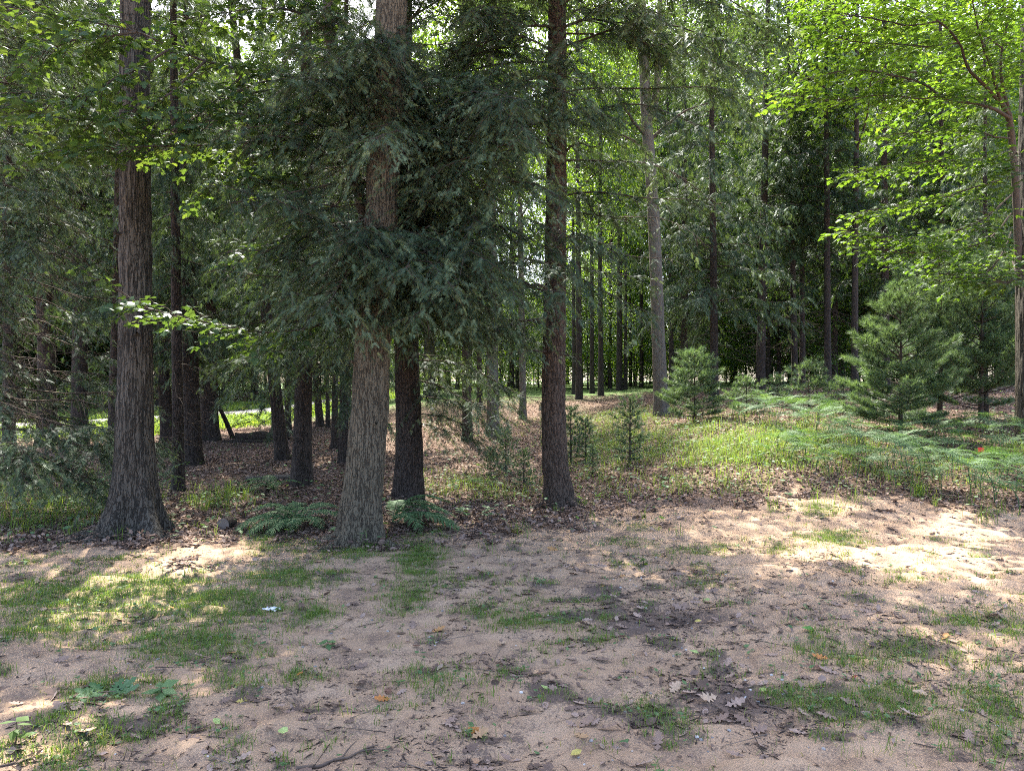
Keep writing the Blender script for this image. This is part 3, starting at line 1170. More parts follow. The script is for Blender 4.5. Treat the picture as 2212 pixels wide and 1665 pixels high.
# T1: the furrowed oak on the left
b1 = base_of(290, 8.15)
t1 = thing('oak_tree', 'big straight oak at left with deeply furrowed bark and wide flared root base', 'tree', b1)
p1 = up_path([(292, 1000), (293, 600), (291, 330), (292, 0)], 8.15, b1, 16)
make_trunk(t1, p1, .185, .10, M['oak'], 150, .02, flare=.36, flare_h=.27, furrow=.02, ffreq=11, seed=4, lobes=6, squash=.12)
rng = np.random.default_rng(11)
lp, lr = limb_set(rng, 8.0, 15.5, 9, 4.2, .5, .07)
lp = [q + at_h(p1, q[0][2]) * np.array([1, 1, 0]) for q in lp]
add_crown(t1, leaf_cloud(lp, rng, 26000, .8, (.14, .22), .5, world_off=b1), tubes(lp, lr), 'broad')

# T2: the leaning oak in the middle
b2 = base_of(776, 7.85)
t2 = thing('oak_tree', 'thick tan-barked oak in the middle leaning right, fern on each side of its foot', 'tree', b2)
p2 = up_path([(778, 1100), (790, 1000), (803, 850), (806, 680), (822, 500), (830, 330), (838, 170), (846, 0)], 7.85, b2, 16, .2)
make_trunk(t2, p2, .205, .12, M['oak2'], 150, .02, flare=.13, flare_h=.22, furrow=.014, ffreq=14, seed=9, lobes=5, squash=.16)
lp, lr = limb_set(rng, 8.5, 15.5, 8, 4.0, .5, .07)
lp = [q + at_h(p2, q[0][2]) * np.array([1, 1, 0]) for q in lp]
add_crown(t2, leaf_cloud(lp, rng, 26000, .8, (.14, .22), .5, world_off=b2), tubes(lp, lr), 'broad')

# T3: the dark hemlock right behind it
b3 = base_of(882, 10.6)
t3 = thing('hemlock_tree', 'dark hemlock close behind the leaning oak with grey-green boughs hanging round the trunks', 'tree', b3)
p3 = up_path([(884, 950), (876, 700), (868, 350), (872, 0)], 10.6, b3, 13.2)
make_trunk(t3, p3, .2, .05, M['dark'], 60, .05, flare=.09, flare_h=.25, furrow=.012, ffreq=14, seed=14, kind='plate')
rng = np.random.default_rng(31)
brs = []
for (z, azd, L, rise, droop) in [(2.75, -104, 3.7, .10, .20), (2.9, -95, 3.9, .14, .22), (3.0, -75, 3.6, .10, .24), (2.6, -58, 3.1, .08, .26), (3.2, -100, 3.3, .1, .2),
                                 (2.5, -30, 2.6, .08, .26), (2.7, 5, 2.7, .1, .3), (2.4, -160, 2.6, .05, .3), (3.6, -85, 3.6, .12, .22), (3.7, -50, 3.3, .12, .28), (3.9, -20, 3.1, .1, .3),
                                 (3.9, -128, 3.5, .12, .22), (4.2, -100, 3.5, .15, .22), (4.4, -68, 3.5, .15, .26), (4.5, -35, 3.3, .12, .3), (4.6, 0, 3.0, .1, .3), (4.3, 165, 3.0, .1, .3),
                                 (4.9, -112, 3.3, .15, .25), (5.0, -80, 3.4, .18, .26), (5.2, -50, 3.3, .15, .3), (5.4, -15, 3.0, .12, .3), (5.3, -150, 3.0, .12, .3), (5.7, -90, 3.3, .18, .3), (5.9, -60, 3.2, .16, .3),
                                 (6.2, -30, 3.0, .15, .3), (6.3, -125, 3.0, .15, .3), (6.6, -75, 3.1, .18, .3), (6.9, -45, 3.0, .15, .3), (7.1, 0, 2.8, .12, .3), (7.2, 170, 2.8, .12, .3),
                                 (1.7, -35, 1.9, .02, .35), (1.5, -10, 1.8, .0, .4), (1.25, -22, 1.5, .0, .4), (2.0, -20, 2.0, .05, .4), (1.9, 25, 1.9, .05, .4), (1.1, 5, 1.4, 0, .4), (2.1, 60, 2.2, .05, .3), (2.2, 120, 2.2, .05, .3)]:
    if (azd < -112 and z > 3.4) or (azd > -40 and z > 3.5 and rng.random() < .6):
        continue
    for rep_ in range(2 if z > 2.3 and azd < -55 else 1):
        q = at_h(p3, z + .18 * rep_)
        brs.append((q, math.radians(azd + 16 * rep_) + rng.normal() * .1, L * rng.uniform(.85, 1.05), rise, droop))
for k in range(34):
    z = 2.55 + 2.9 * (k / 34)
    brs.append((at_h(p3, z), math.radians(rng.uniform(-101, -62)), rng.uniform(3.0, 4.15), rng.uniform(.06, .14), rng.uniform(.15, .24)))
rq = np.random.default_rng(77)
for k in range(16):                              # boughs passing in front of the leaning oak
    brs.append((at_h(p3, rq.uniform(2.95, 3.7)), math.radians(rq.uniform(-97, -82)), rq.uniform(3.5, 4.1), .1, rq.uniform(.17, .23)))
for k in range(10):
    brs.append((at_h(p3, rq.uniform(4.5, 5.3)), math.radians(rq.uniform(-98, -82)), rq.uniform(3.2, 3.8), .12, rq.uniform(.17, .25)))
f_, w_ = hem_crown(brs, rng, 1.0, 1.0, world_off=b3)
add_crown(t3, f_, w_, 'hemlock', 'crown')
up = [(at_h(p3, b[0][2]), b[1], b[2], b[3], b[4]) for b in std_hemlock_branches(rng, 7.3, 13, 28, 2.9, .9)]
f_, w_ = hem_crown(up, rng, .4, 2.9, far=True, world_off=b3)
add_crown(t3, f_, w_, 'hemlock', 'upper_crown')

# T4: the reddish hemlock right of centre
b4 = base_of(1208, 9.75)
t4 = thing('hemlock_tree', 'reddish-barked hemlock right of centre with dark bare limbs reaching left', 'tree', b4)
p4 = up_path([(1206, 1050), (1199, 1000), (1196, 900), (1196, 800), (1199, 600), (1203, 300), (1204, 0)], 9.75, b4, 13.2)
make_trunk(t4, p4, .168, .06, M['redhem'], 130, .02, flare=.085, flare_h=.22, furrow=.011, ffreq=17, seed=21, kind='plate', squash=.14)


def limb_px(pts, root, base, r0, r1, k=8, name='branch', mat=None, n=20, wig=.02):
    P = spline([px(u, v, Y) - np.asarray(base) for (u, v, Y) in pts], n)
    P = P + (fbm(np.arange(n)[:, None] * .5 + 7.3 * np.array([[0, 1, 2]]), np.full((n, 3), pts[0][0] * .1), 0, 5, 2) - .5) * wig * 2
    V, F, T = tube(P, np.linspace(r0, r1, n), k)
    link(name, mk_mesh(name, V, F, mat or M['branch'], {'tint': T * 0 + R.random() * .6}, smooth=True), root)
    return P


LB4 = [[(1195, 292, 9.7), (1168, 268, 9.4), (1130, 270, 9.2), (1085, 285, 9.0), (1040, 312, 8.8), (985, 345, 8.6)],
       [(1190, 172, 9.7), (1150, 170, 9.5), (1095, 182, 9.4), (1040, 195, 9.3), (975, 178, 9.2), (930, 165, 9.1)],
       [(1192, 632, 9.7), (1160, 615, 9.5), (1100, 636, 9.2), (1060, 655, 9.0)],
       [(1190, 572, 9.7), (1150, 562, 9.5), (1115, 555, 9.3), (1085, 566, 9.2), (1050, 570, 9.1)],
       [(1190, 628, 9.7), (1165, 624, 9.55), (1130, 612, 9.4), (1095, 597, 9.2)],
       [(1190, 688, 9.7), (1150, 690, 9.5), (1110, 700, 9.4), (1070, 708, 9.2)],
       [(1192, 708, 9.7), (1170, 698, 9.6), (1140, 692, 9.4), (1100, 690, 9.3)],
       [(1192, 762, 9.7), (1165, 758, 9.6), (1130, 758, 9.4), (1095, 765, 9.3)],
       [(1208, 250, 9.7), (1190, 262, 9.4), (1150, 240, 9.2), (1100, 225, 9.0)],
       [(1215, 60, 9.7), (1270, 40, 9.5), (1330, 55, 9.3), (1400, 100, 9.2)],
       [(1215, 330, 9.75), (1245, 310, 9.6), (1290, 320, 9.4)],
       [(1195, 60, 9.7), (1150, 55, 9.5), (1090, 70, 9.3), (1040, 100, 9.1)]]
tips4 = [limb_px(pts, t4, b4, .03 if n < 3 else .02, .008) for n, pts in enumerate(LB4)]
rng = np.random.default_rng(41)
brs = []
for n in (0, 1, 8, 11, 9):                        # foliage sprays carried by the long limbs
    P = tips4[n]
    for k in range(5, 20, 3):
        d = P[min(k + 1, 19)] - P[k - 1]
        a0 = math.atan2(d[1], d[0])
        for s in (1, -1):
            brs.append((P[k], a0 + s * rng.uniform(.5, 1.2), rng.uniform(.8, 1.5), .05, rng.uniform(.3, .5)))
    brs.append((P[19], a0, 1.3, .0, .4))
for z, azd, L in [(3.4, -15, 1.6), (3.2, 20, 1.5), (3.5, -60, 1.5), (3.9, 10, 1.8), (4.1, -30, 2.2), (4.6, 0, 2.3), (5.0, -50, 2.3), (4.8, -170, 2.2), (5.2, 30, 2.4), (5.5, -15, 2.6), (5.6, -85, 2.0), (5.9, 175, 2.6), (6.0, -140, 2.6), (6.1, -35, 2.7), (6.3, 10, 2.7), (6.6, -60, 2.6), (6.8, -20, 2.6), (7.0, -160, 2.6), (7.2, 45, 2.5), (7.3, -100, 2.6)]:
    brs.append((at_h(p4, z), math.radians(azd) + rng.normal() * .1, L, .12, .32))
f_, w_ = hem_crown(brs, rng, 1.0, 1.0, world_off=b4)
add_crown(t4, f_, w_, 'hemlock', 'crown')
up = [(at_h(p4, b[0][2]), b[1], b[2], b[3], b[4]) for b in std_hemlock_branches(rng, 7.3, 13, 40, 3.0, .9)]
f_, w_ = hem_crown(up, rng, .4, 2.9, far=True, world_off=b4)
add_crown(t4, f_, w_, 'hemlock', 'upper_crown')

def roots(root, base, mat, specs, rng):
    for (azd, r0_, l) in specs:
        a = math.radians(azd)
        t = np.linspace(0, 1, 12)
        a2 = a + .35 * np.sin(t * 3 + rng.uniform(0, 6)) * t
        X, Y = np.cos(a2) * (.14 + l * t), np.sin(a2) * (.14 + l * t)
        Z = gz(X + base[0], Y + base[1]) - base[2] + .10 * (1 - t)**2.2 - .035 * t
        V, F, T = tube(np.stack([X, Y, Z], -1), r0_ * (1 - .7 * t), 9)
        V = V + (fbm(V[:, 0] * 14, V[:, 1] * 14, V[:, 2] * 14, 3, 2) - .5)[:, None] * .025
        link('root', mk_mesh('root', V, F, mat, smooth=True), root)


def stubs(root, path, rfun, mat, specs):
    for (z, azd, r0_, l, up_) in specs:
        a = math.radians(azd)
        c = at_h(path, z)
        d = np.array([math.cos(a), math.sin(a), 0])
        P = spline([c + d * (rfun * .7), c + d * (rfun + l * .5) + np.array([0, 0, up_ * l * .4]), c + d * (rfun + l) + np.array([0, 0, up_ * l])], 7)
        V, F, T = tube(P, np.array([1.5, 1.25, 1.05, .95, .9, .85, .7]) * r0_, 9)
        link('branch_stub', mk_mesh('branch_stub', V, F, mat, smooth=True), root)


rng = np.random.default_rng(48)
roots(t1, b1, M['oak'], [(-100, .085, .65), (-60, .08, .6), (-145, .09, .75), (-20, .08, .7), (-122, .06, .9), (160, .08, .6)], rng)
roots(t2, b2, M['oak2'], [(-120, .07, .5), (-75, .075, .42), (-30, .065, .6), (-165, .07, .6)], rng)
roots(t4, b4, M['redhem'], [(-110, .055, .42), (-50, .06, .45), (-160, .055, .45), (0, .055, .45)], rng)
stubs(t1, p1, .17, M['oak'], [(2.2, -60, .02, .05, .3), (3.3, -130, .018, .06, .3), (1.2, -95, .022, .02, .1)])
stubs(t2, p2, .19, M['oak2'], [(.72, -110, .035, .015, .1), (1.25, -60, .022, .03, .2), (1.9, -150, .02, .05, .3), (2.1, -80, .018, .03, .2)])
stubs(t4, p4, .155, M['redhem'], [(2.75, -100, .03, .03, .2), (2.45, -75, .016, .03, .2), (2.0, -20, .014, .05, .2), (1.5, -130, .012, .06, -.1), (1.1, -60, .014, .02, .1)])

# T5: tall grey forked tree
b5 = base_of(1428, 20.0)
t5 = thing('beech_tree', 'tall smooth grey-barked tree right of the reddish hemlock, forking high above the pines', 'tree', b5)
p5 = up_path([(1424, 780), (1418, 600), (1410, 430), (1396, 250), (1390, 100), (1384, 0)], 20.0, b5, 20)
make_trunk(t5, p5, .19, .09, M['grey'], 40, .08, flare=.1, flare_h=.3, furrow=.006, ffreq=10, seed=33, squash=.1)
limb_px([(1410, 260, 20), (1419, 180, 20), (1422, 90, 20.2), (1428, -40, 20.5), (1440, -200, 20.8)], t5, b5, .11, .05, 10, 'forked_stem', M['grey'])
limb_px([(1400, 300, 20), (1375, 270, 19.8), (1350, 235, 19.5), (1330, 200, 19.3)], t5, b5, .05, .02)
limb_px([(1408, 300, 20), (1440, 270, 20), (1480, 240, 20), (1530, 222, 20)], t5, b5, .05, .015)
limb_px([(1400, 340, 20), (1372, 305, 19.8), (1340, 290, 19.6)], t5, b5, .03, .012)
rng = np.random.default_rng(51)
lp, lr = limb_set(rng, 11.5, 19.5, 12, 3.4, .6, .05)
lp = [q + at_h(p5, q[0][2]) * np.array([1, 1, 0]) for q in lp]
add_crown(t5, leaf_cloud(lp, rng, 8000, .55, (.13, .21), .5, world_off=b5), tubes(lp, lr), 'broad')

# T6: rough dark trunk at the right edge
b6 = base_of(2236, 12.6)
t6 = thing('oak_tree', 'dark rough-barked trunk cut by the right edge of the view', 'tree', b6)
p6 = up_path([(2232, 800), (2230, 500), (2232, 250), (2234, 0)], 12.6, b6, 18)
make_trunk(t6, p6, .24, .12, M['oak'], 90, .035, flare=.16, flare_h=.25, furrow=.022, ffreq=10, seed=43, lobes=5)
rng = np.random.default_rng(61)
lp, lr = limb_set(rng, 9.5, 17, 9, 4.2, .5, .07)
lp = [q + at_h(p6, q[0][2]) * np.array([1, 1, 0]) for q in lp]
add_crown(t6, leaf_cloud(lp, rng, 7000, .6, (.14, .22), .5, world_off=b6), tubes(lp, lr), 'broad')

# M1: slender maple whose boughs spread across the upper left
bm1 = base_of(812, 9.0)
m1 = thing('maple_tree', 'slender curved maple behind the leaning oak, its leafy boughs spreading over the upper left', 'tree', bm1)
pm1 = up_path([(806, 900), (803, 700), (788, 480), (768, 380), (747, 270), (725, 150), (708, 0)], 9.0, bm1, 11, -.5)
make_trunk(m1, pm1, .075, .045, M['smooth'], 28, .06, seed=51, squash=.12)
LB1 = [[(735, 215, 8.6), (701, 71, 8.4), (666, 39, 8.2), (620, 21, 8.0), (531, 21, 7.8), (420, 40, 7.6)],
       [(735, 225, 8.6), (690, 180, 8.4), (631, 166, 8.2), (531, 150, 7.9), (443, 131, 7.6), (372, 103, 7.4), (294, 70, 7.2), (150, 40, 7.0), (0, 15, 6.8)],
       [(631, 166, 8.2), (549, 181, 8.0), (507, 205, 7.8), (407, 237, 7.5), (330, 262, 7.3)],
       [(752, 310, 8.7), (690, 296, 8.3), (602, 301, 7.9), (478, 310, 7.5), (372, 313, 7.2), (280, 318, 7.0), (130, 325, 6.8)],
       [(752, 312, 8.7), (690, 292, 8.4), (602, 315, 8.0), (514, 358, 7.6), (443, 404, 7.4)],
       [(372, 103, 7.4), (290, 150, 7.2), (200, 195, 7.0), (90, 225, 6.9), (20, 215, 6.8)],
       [(443, 131, 7.6), (380, 190, 7.3), (310, 230, 7.1), (200, 260, 6.9), (100, 250, 6.8)],
       [(531, 150, 7.9), (470, 215, 7.7), (420, 255, 7.5), (350, 285, 7.3)],
       [(800, 720, 8.9), (740, 692, 8.6), (660, 708, 8.2), (560, 715, 7.8), (430, 690, 7.4), (330, 668, 7.1), (255, 622, 6.95)],
       [(768, 385, 8.75), (725, 440, 8.4), (660, 480, 8.1), (600, 520, 7.9), (540, 540, 7.8)],
       [(294, 70, 7.2), (210, 80, 7.0), (130, 95, 6.9), (60, 130, 6.8)],
       [(602, 301, 7.9), (560, 265, 7.7), (500, 245, 7.5), (430, 270, 7.3)],
       [(690, 180, 8.4), (670, 210, 8.2), (640, 230, 8.0), (590, 250, 7.8)],
       [(725, 440, 8.4), (690, 430, 8.1), (640, 400, 7.9), (590, 385, 7.7)]]
tips = [limb_px(pts, m1, bm1, .024 if n in (0, 1, 3) else .013, .004, 7, 'branch', M['smooth']) for n, pts in enumerate(LB1)]
rng = np.random.default_rng(71)
groups = [(tips[0:3] + tips[5:8] + tips[10:13], .15, .6, .5), ([tips[3], tips[4]], .2, .5, .42), ([tips[8]], .12, .52, .3), ([tips[9], tips[13]], .3, .5, .38)]
fs, ws = [], []
for pths, st, tl, _ in groups:
    f_, w_ = leafy_twigs(pths, rng, tl * 1.1, .085, (.06, .1), .4, 6, st, .12, world_off=bm1, up=-.05)
    fs.append(f_)
    ws.append(w_)
add_crown(m1, join(fs), join(ws), 'maple')
rng = np.random.default_rng(72)
lp, lr = limb_set(rng, 6.2, 10.5, 6, 3.0, .5, .03)
lp = [q + at_h(pm1, q[0][2]) * np.array([1, 1, 0]) for q in lp]
add_crown(m1, leaf_cloud(lp, rng, 5000, .4, (.09, .13), .4, world_off=bm1, tmpl=MAPLE), tubes(lp, lr), 'maple', 'upper_crown')

# M2: the bright maple at the right
bm2 = base_of(2204, 12.95)
m2 = thing('maple_tree', 'bright yellow-green maple at right whose layered leaves fan out from a high fork', 'tree', bm2)
pm2 = up_path([(2203, 800), (2202, 600), (2195, 420), (2186, 300), (2178, 246)], 12.95, bm2, 5.2, -1.05)
make_trunk(m2, pm2, .075, .05, M['smooth'], 24, .08, seed=61, squash=.12)
LB2 = [[(2180, 250, 11.9), (2141, 198, 11.6), (2095, 152, 11.3), (2073, 92, 11.1), (2027, 46, 10.8), (1981, 21, 10.6), (1900, -10, 10.3)],
       [(2178, 250, 11.9), (2155, 198, 11.6), (2141, 142, 11.4), (2119, 88, 11.2), (2105, 21, 11.0), (2090, -60, 10.8)],
       [(2180, 250, 11.9), (2165, 177, 11.8), (2165, 106, 11.7), (2180, 35, 11.6), (2200, -60, 11.5)],
       [(2178, 255, 11.9), (2130, 227, 11.5), (2049, 216, 11.1), (1999, 181, 10.8), (1940, 165, 10.6), (1840, 150, 10.4), (1740, 170, 10.3)],
       [(2130, 227, 11.5), (2060, 205, 11.2), (1990, 215, 10.9), (1900, 205, 10.7), (1800, 215, 10.5), (1700, 205, 10.4)],
       [(2183, 325, 11.9), (2120, 345, 11.5), (2040, 345, 11.2), (1950, 355, 10.9), (1850, 368, 10.7)],
       [(2184, 380, 11.9), (2120, 400, 11.6), (2040, 425, 11.3), (1950, 440, 11.0), (1870, 455, 10.8)],
       [(2185, 420, 11.9), (2110, 480, 11.5), (2020, 510, 11.2), (1920, 512, 10.9), (1840, 502, 10.8)],
       [(2185, 460, 11.9), (2130, 520, 11.6), (2060, 540, 11.3), (1980, 545, 11.1), (1900, 540, 10.9)],
       [(2073, 92, 11.1), (2010, 100, 10.9), (1930, 95, 10.7), (1850, 90, 10.5), (1780, 70, 10.3)],
       [(2185, 500, 11.9), (2150, 570, 11.6), (2100, 600, 11.4), (2050, 590, 11.2)],
       [(2180, 300, 11.9), (2130, 290, 11.7), (2070, 280, 11.5), (1990, 285, 11.2), (1920, 290, 11)],
       [(2165, 106, 11.7), (2120, 60, 11.3), (2160, 10, 11), (2180, -30, 10.8)],
       [(2185, 560, 11.9), (2195, 600, 11.3), (2180, 610, 10.9), (2140, 598, 10.6)],
       [(2027, 46, 10.8), (1960, 55, 10.6), (1890, 40, 10.4), (1830, 30, 10.3), (1760, 10, 10.2)],
       [(2183, 340, 11.9), (2200, 330, 11.4), (2212, 360, 11.0), (2230, 380, 10.7)]]
tips = [limb_px(pts, m2, bm2, .03 if n < 4 else .014, .005, 7, 'branch', M['branch']) for n, pts in enumerate(LB2)]
rng = np.random.default_rng(81)
f_, w_ = leafy_twigs(tips, rng, .7, .088, (.06, .105), .22, 6, .15, .06, world_off=bm2, holes=False)
add_crown(m2, f_, w_, 'maple_light')

# H1: hemlock just outside the left edge with boughs hanging in
bh = base_of(-60, 9.2)
h1 = thing('hemlock_tree', 'hemlock at the far left edge whose lacy low boughs droop over the grass', 'tree', bh)
ph = up_path([(-60, 600), (-55, 0)], 9.2, bh, 11.2)
make_trunk(h1, ph, .16, .05, M['dark'], 40, .08, flare=.08, furrow=.01, ffreq=14, seed=71, kind='plate')
rng = np.random.default_rng(91)
brs = []
for z in np.arange(1.7, 7.5, .1):
    a = math.radians(rng.uniform(-80, 45))
    brs.append((at_h(ph, z), a, (2.35 if z < 1.9 else 1.75) * rng.uniform(.7, 1.1), .08, .26))
for z, azd, L in [(1.25, -28, 2.5), (1.05, -12, 2.5), (1.4, -40, 2.5), (1.0, -30, 2.3), (1.5, -18, 2.3), (.8, -20, 2.2), (1.6, 0, 2.3), (1.2, 10, 2.3), (.9, -45, 2.2), (.7, -5, 2.2)]:
    brs.append((at_h(ph, z), math.radians(azd), L, .1, .22))
f_, w_ = hem_crown(brs, rng, 1.0, 1.0, world_off=bh)
add_crown(h1, f_, w_, 'hemlock', 'crown')
up = [(at_h(ph, b[0][2]), b[1], b[2], b[3], b[4]) for b in std_hemlock_branches(rng, 7.3, 11, 22, 2.2, .8)]
f_, w_ = hem_crown(up, rng, .4, 2.9, far=True, world_off=bh)
add_crown(h1, f_, w_, 'hemlock', 'upper_crown')

# ------------------------------------------------------------------ crowns shared by the middle and far trees
def shared(fol, mat, name):
    V, F, T = fol
    return mk_mesh(name, V, F, mat, {'tint': T})


HEM_M, HEM_F, BRD, UND = [], [], [], []
for k in range(5):
    rng = np.random.default_rng(100 + k)
    H = 16
    br = std_hemlock_branches(rng, [2.3, 3.4, 1.7, 4.6, 2.8][k], H - .4, [100, 88, 104, 78, 96][k], [3.0, 2.8, 3.0, 2.6, 3.2][k], .5)
    f_, w_ = hem_crown(br, rng, .62, 1.9, tmpl=SPRIG_MID)
    tw = bare_twigs(rng, .9, 4.5, 46, 1.9)
    HEM_M.append((crown_mesh('crown', f_, join([w_, tw]), M['hemlock'], M['branch']), H))
for k in range(3):
    rng = np.random.default_rng(120 + k)
    H = 18
    br = std_hemlock_branches(rng, [4.0, 5.6, 2.6][k], H - .4, 84, 3.2, .5)
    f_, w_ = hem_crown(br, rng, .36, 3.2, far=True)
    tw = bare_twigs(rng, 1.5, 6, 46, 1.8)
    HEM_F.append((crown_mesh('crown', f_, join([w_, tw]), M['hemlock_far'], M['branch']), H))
for k in range(3):
    rng = np.random.default_rng(140 + k)
    H = 18
    lp, lr = limb_set(rng, [4, 6, 2.5][k], H - .5, 22, 4.4, .4, .06)
    BRD.append((crown_mesh('crown', leaf_cloud(lp, rng, 14000, .75, (.15, .25), .5, clump=1.25), tubes(lp, lr, 5), M['broad'], M['branch']), H))
BRT = []
for k in range(3):
    rng = np.random.default_rng(150 + k)
    H = 18
    lp, lr = limb_set(rng, [6, 8, 5][k], H - .5, 15, 3.4, .45, .05)
    BRT.append((crown_mesh('crown', leaf_cloud(lp, rng, 7500, .55, (.15, .24), .5, clump=1.1), tubes(lp, lr, 5), M['broad'], M['branch']), H))
for k in range(3):
    rng = np.random.default_rng(160 + k)
    H = 7
    lp, lr = limb_set(rng, .5, H - .3, 18, 2.5, .22, .02)
    UND.append((crown_mesh('crown', leaf_cloud(lp, rng, 8500, .42, (.1, .17), .35, clump=.95), tubes(lp, lr, 5), M['broad'], M['branch']), H))


def std_tree(name, label, cat, u, Y, wpx, lean, arch, H, bark, group=None, base=None, flare=.06, crown_s=1.0, rz=None):
    b = base or base_of(u, Y)
    root = thing(name, label, cat, b, group)
    r = wpx / FPX * Y / 2
    k = 24 if Y < 30 else 12
    n = 9
    zz = np.linspace(-.15, H, n)
    dx = lean / 832 * Y
    wob = (R.normal(size=(n, 2)) * .05).cumsum(0) * .6
    P = np.stack([dx * zz / max(1.65, Y * .527) * 1.0 + wob[:, 0] * zz / H, wob[:, 1] * zz / H, zz], -1)
    make_trunk(root, P, r, r * .3, M[bark], k, .12 if Y < 30 else .5, flare=r * .45, flare_h=.3, furrow=r * .05 if Y < 30 else 0, ffreq=2.2 / max(r, .05), seed=int(abs(u)) % 97 + 1, squash=.16)
    if arch:
        me, ah = arch
        s = H / ah
        o = link('crown', me, root)
        o.rotation_euler = (0, 0, R.uniform(0, 6.28) if rz is None else rz)
        o.scale = (s * crown_s, s * crown_s, s)
        ca = P[n // 2]
        o.location = (ca[0] * .9, ca[1] * .9, 0)
    return root


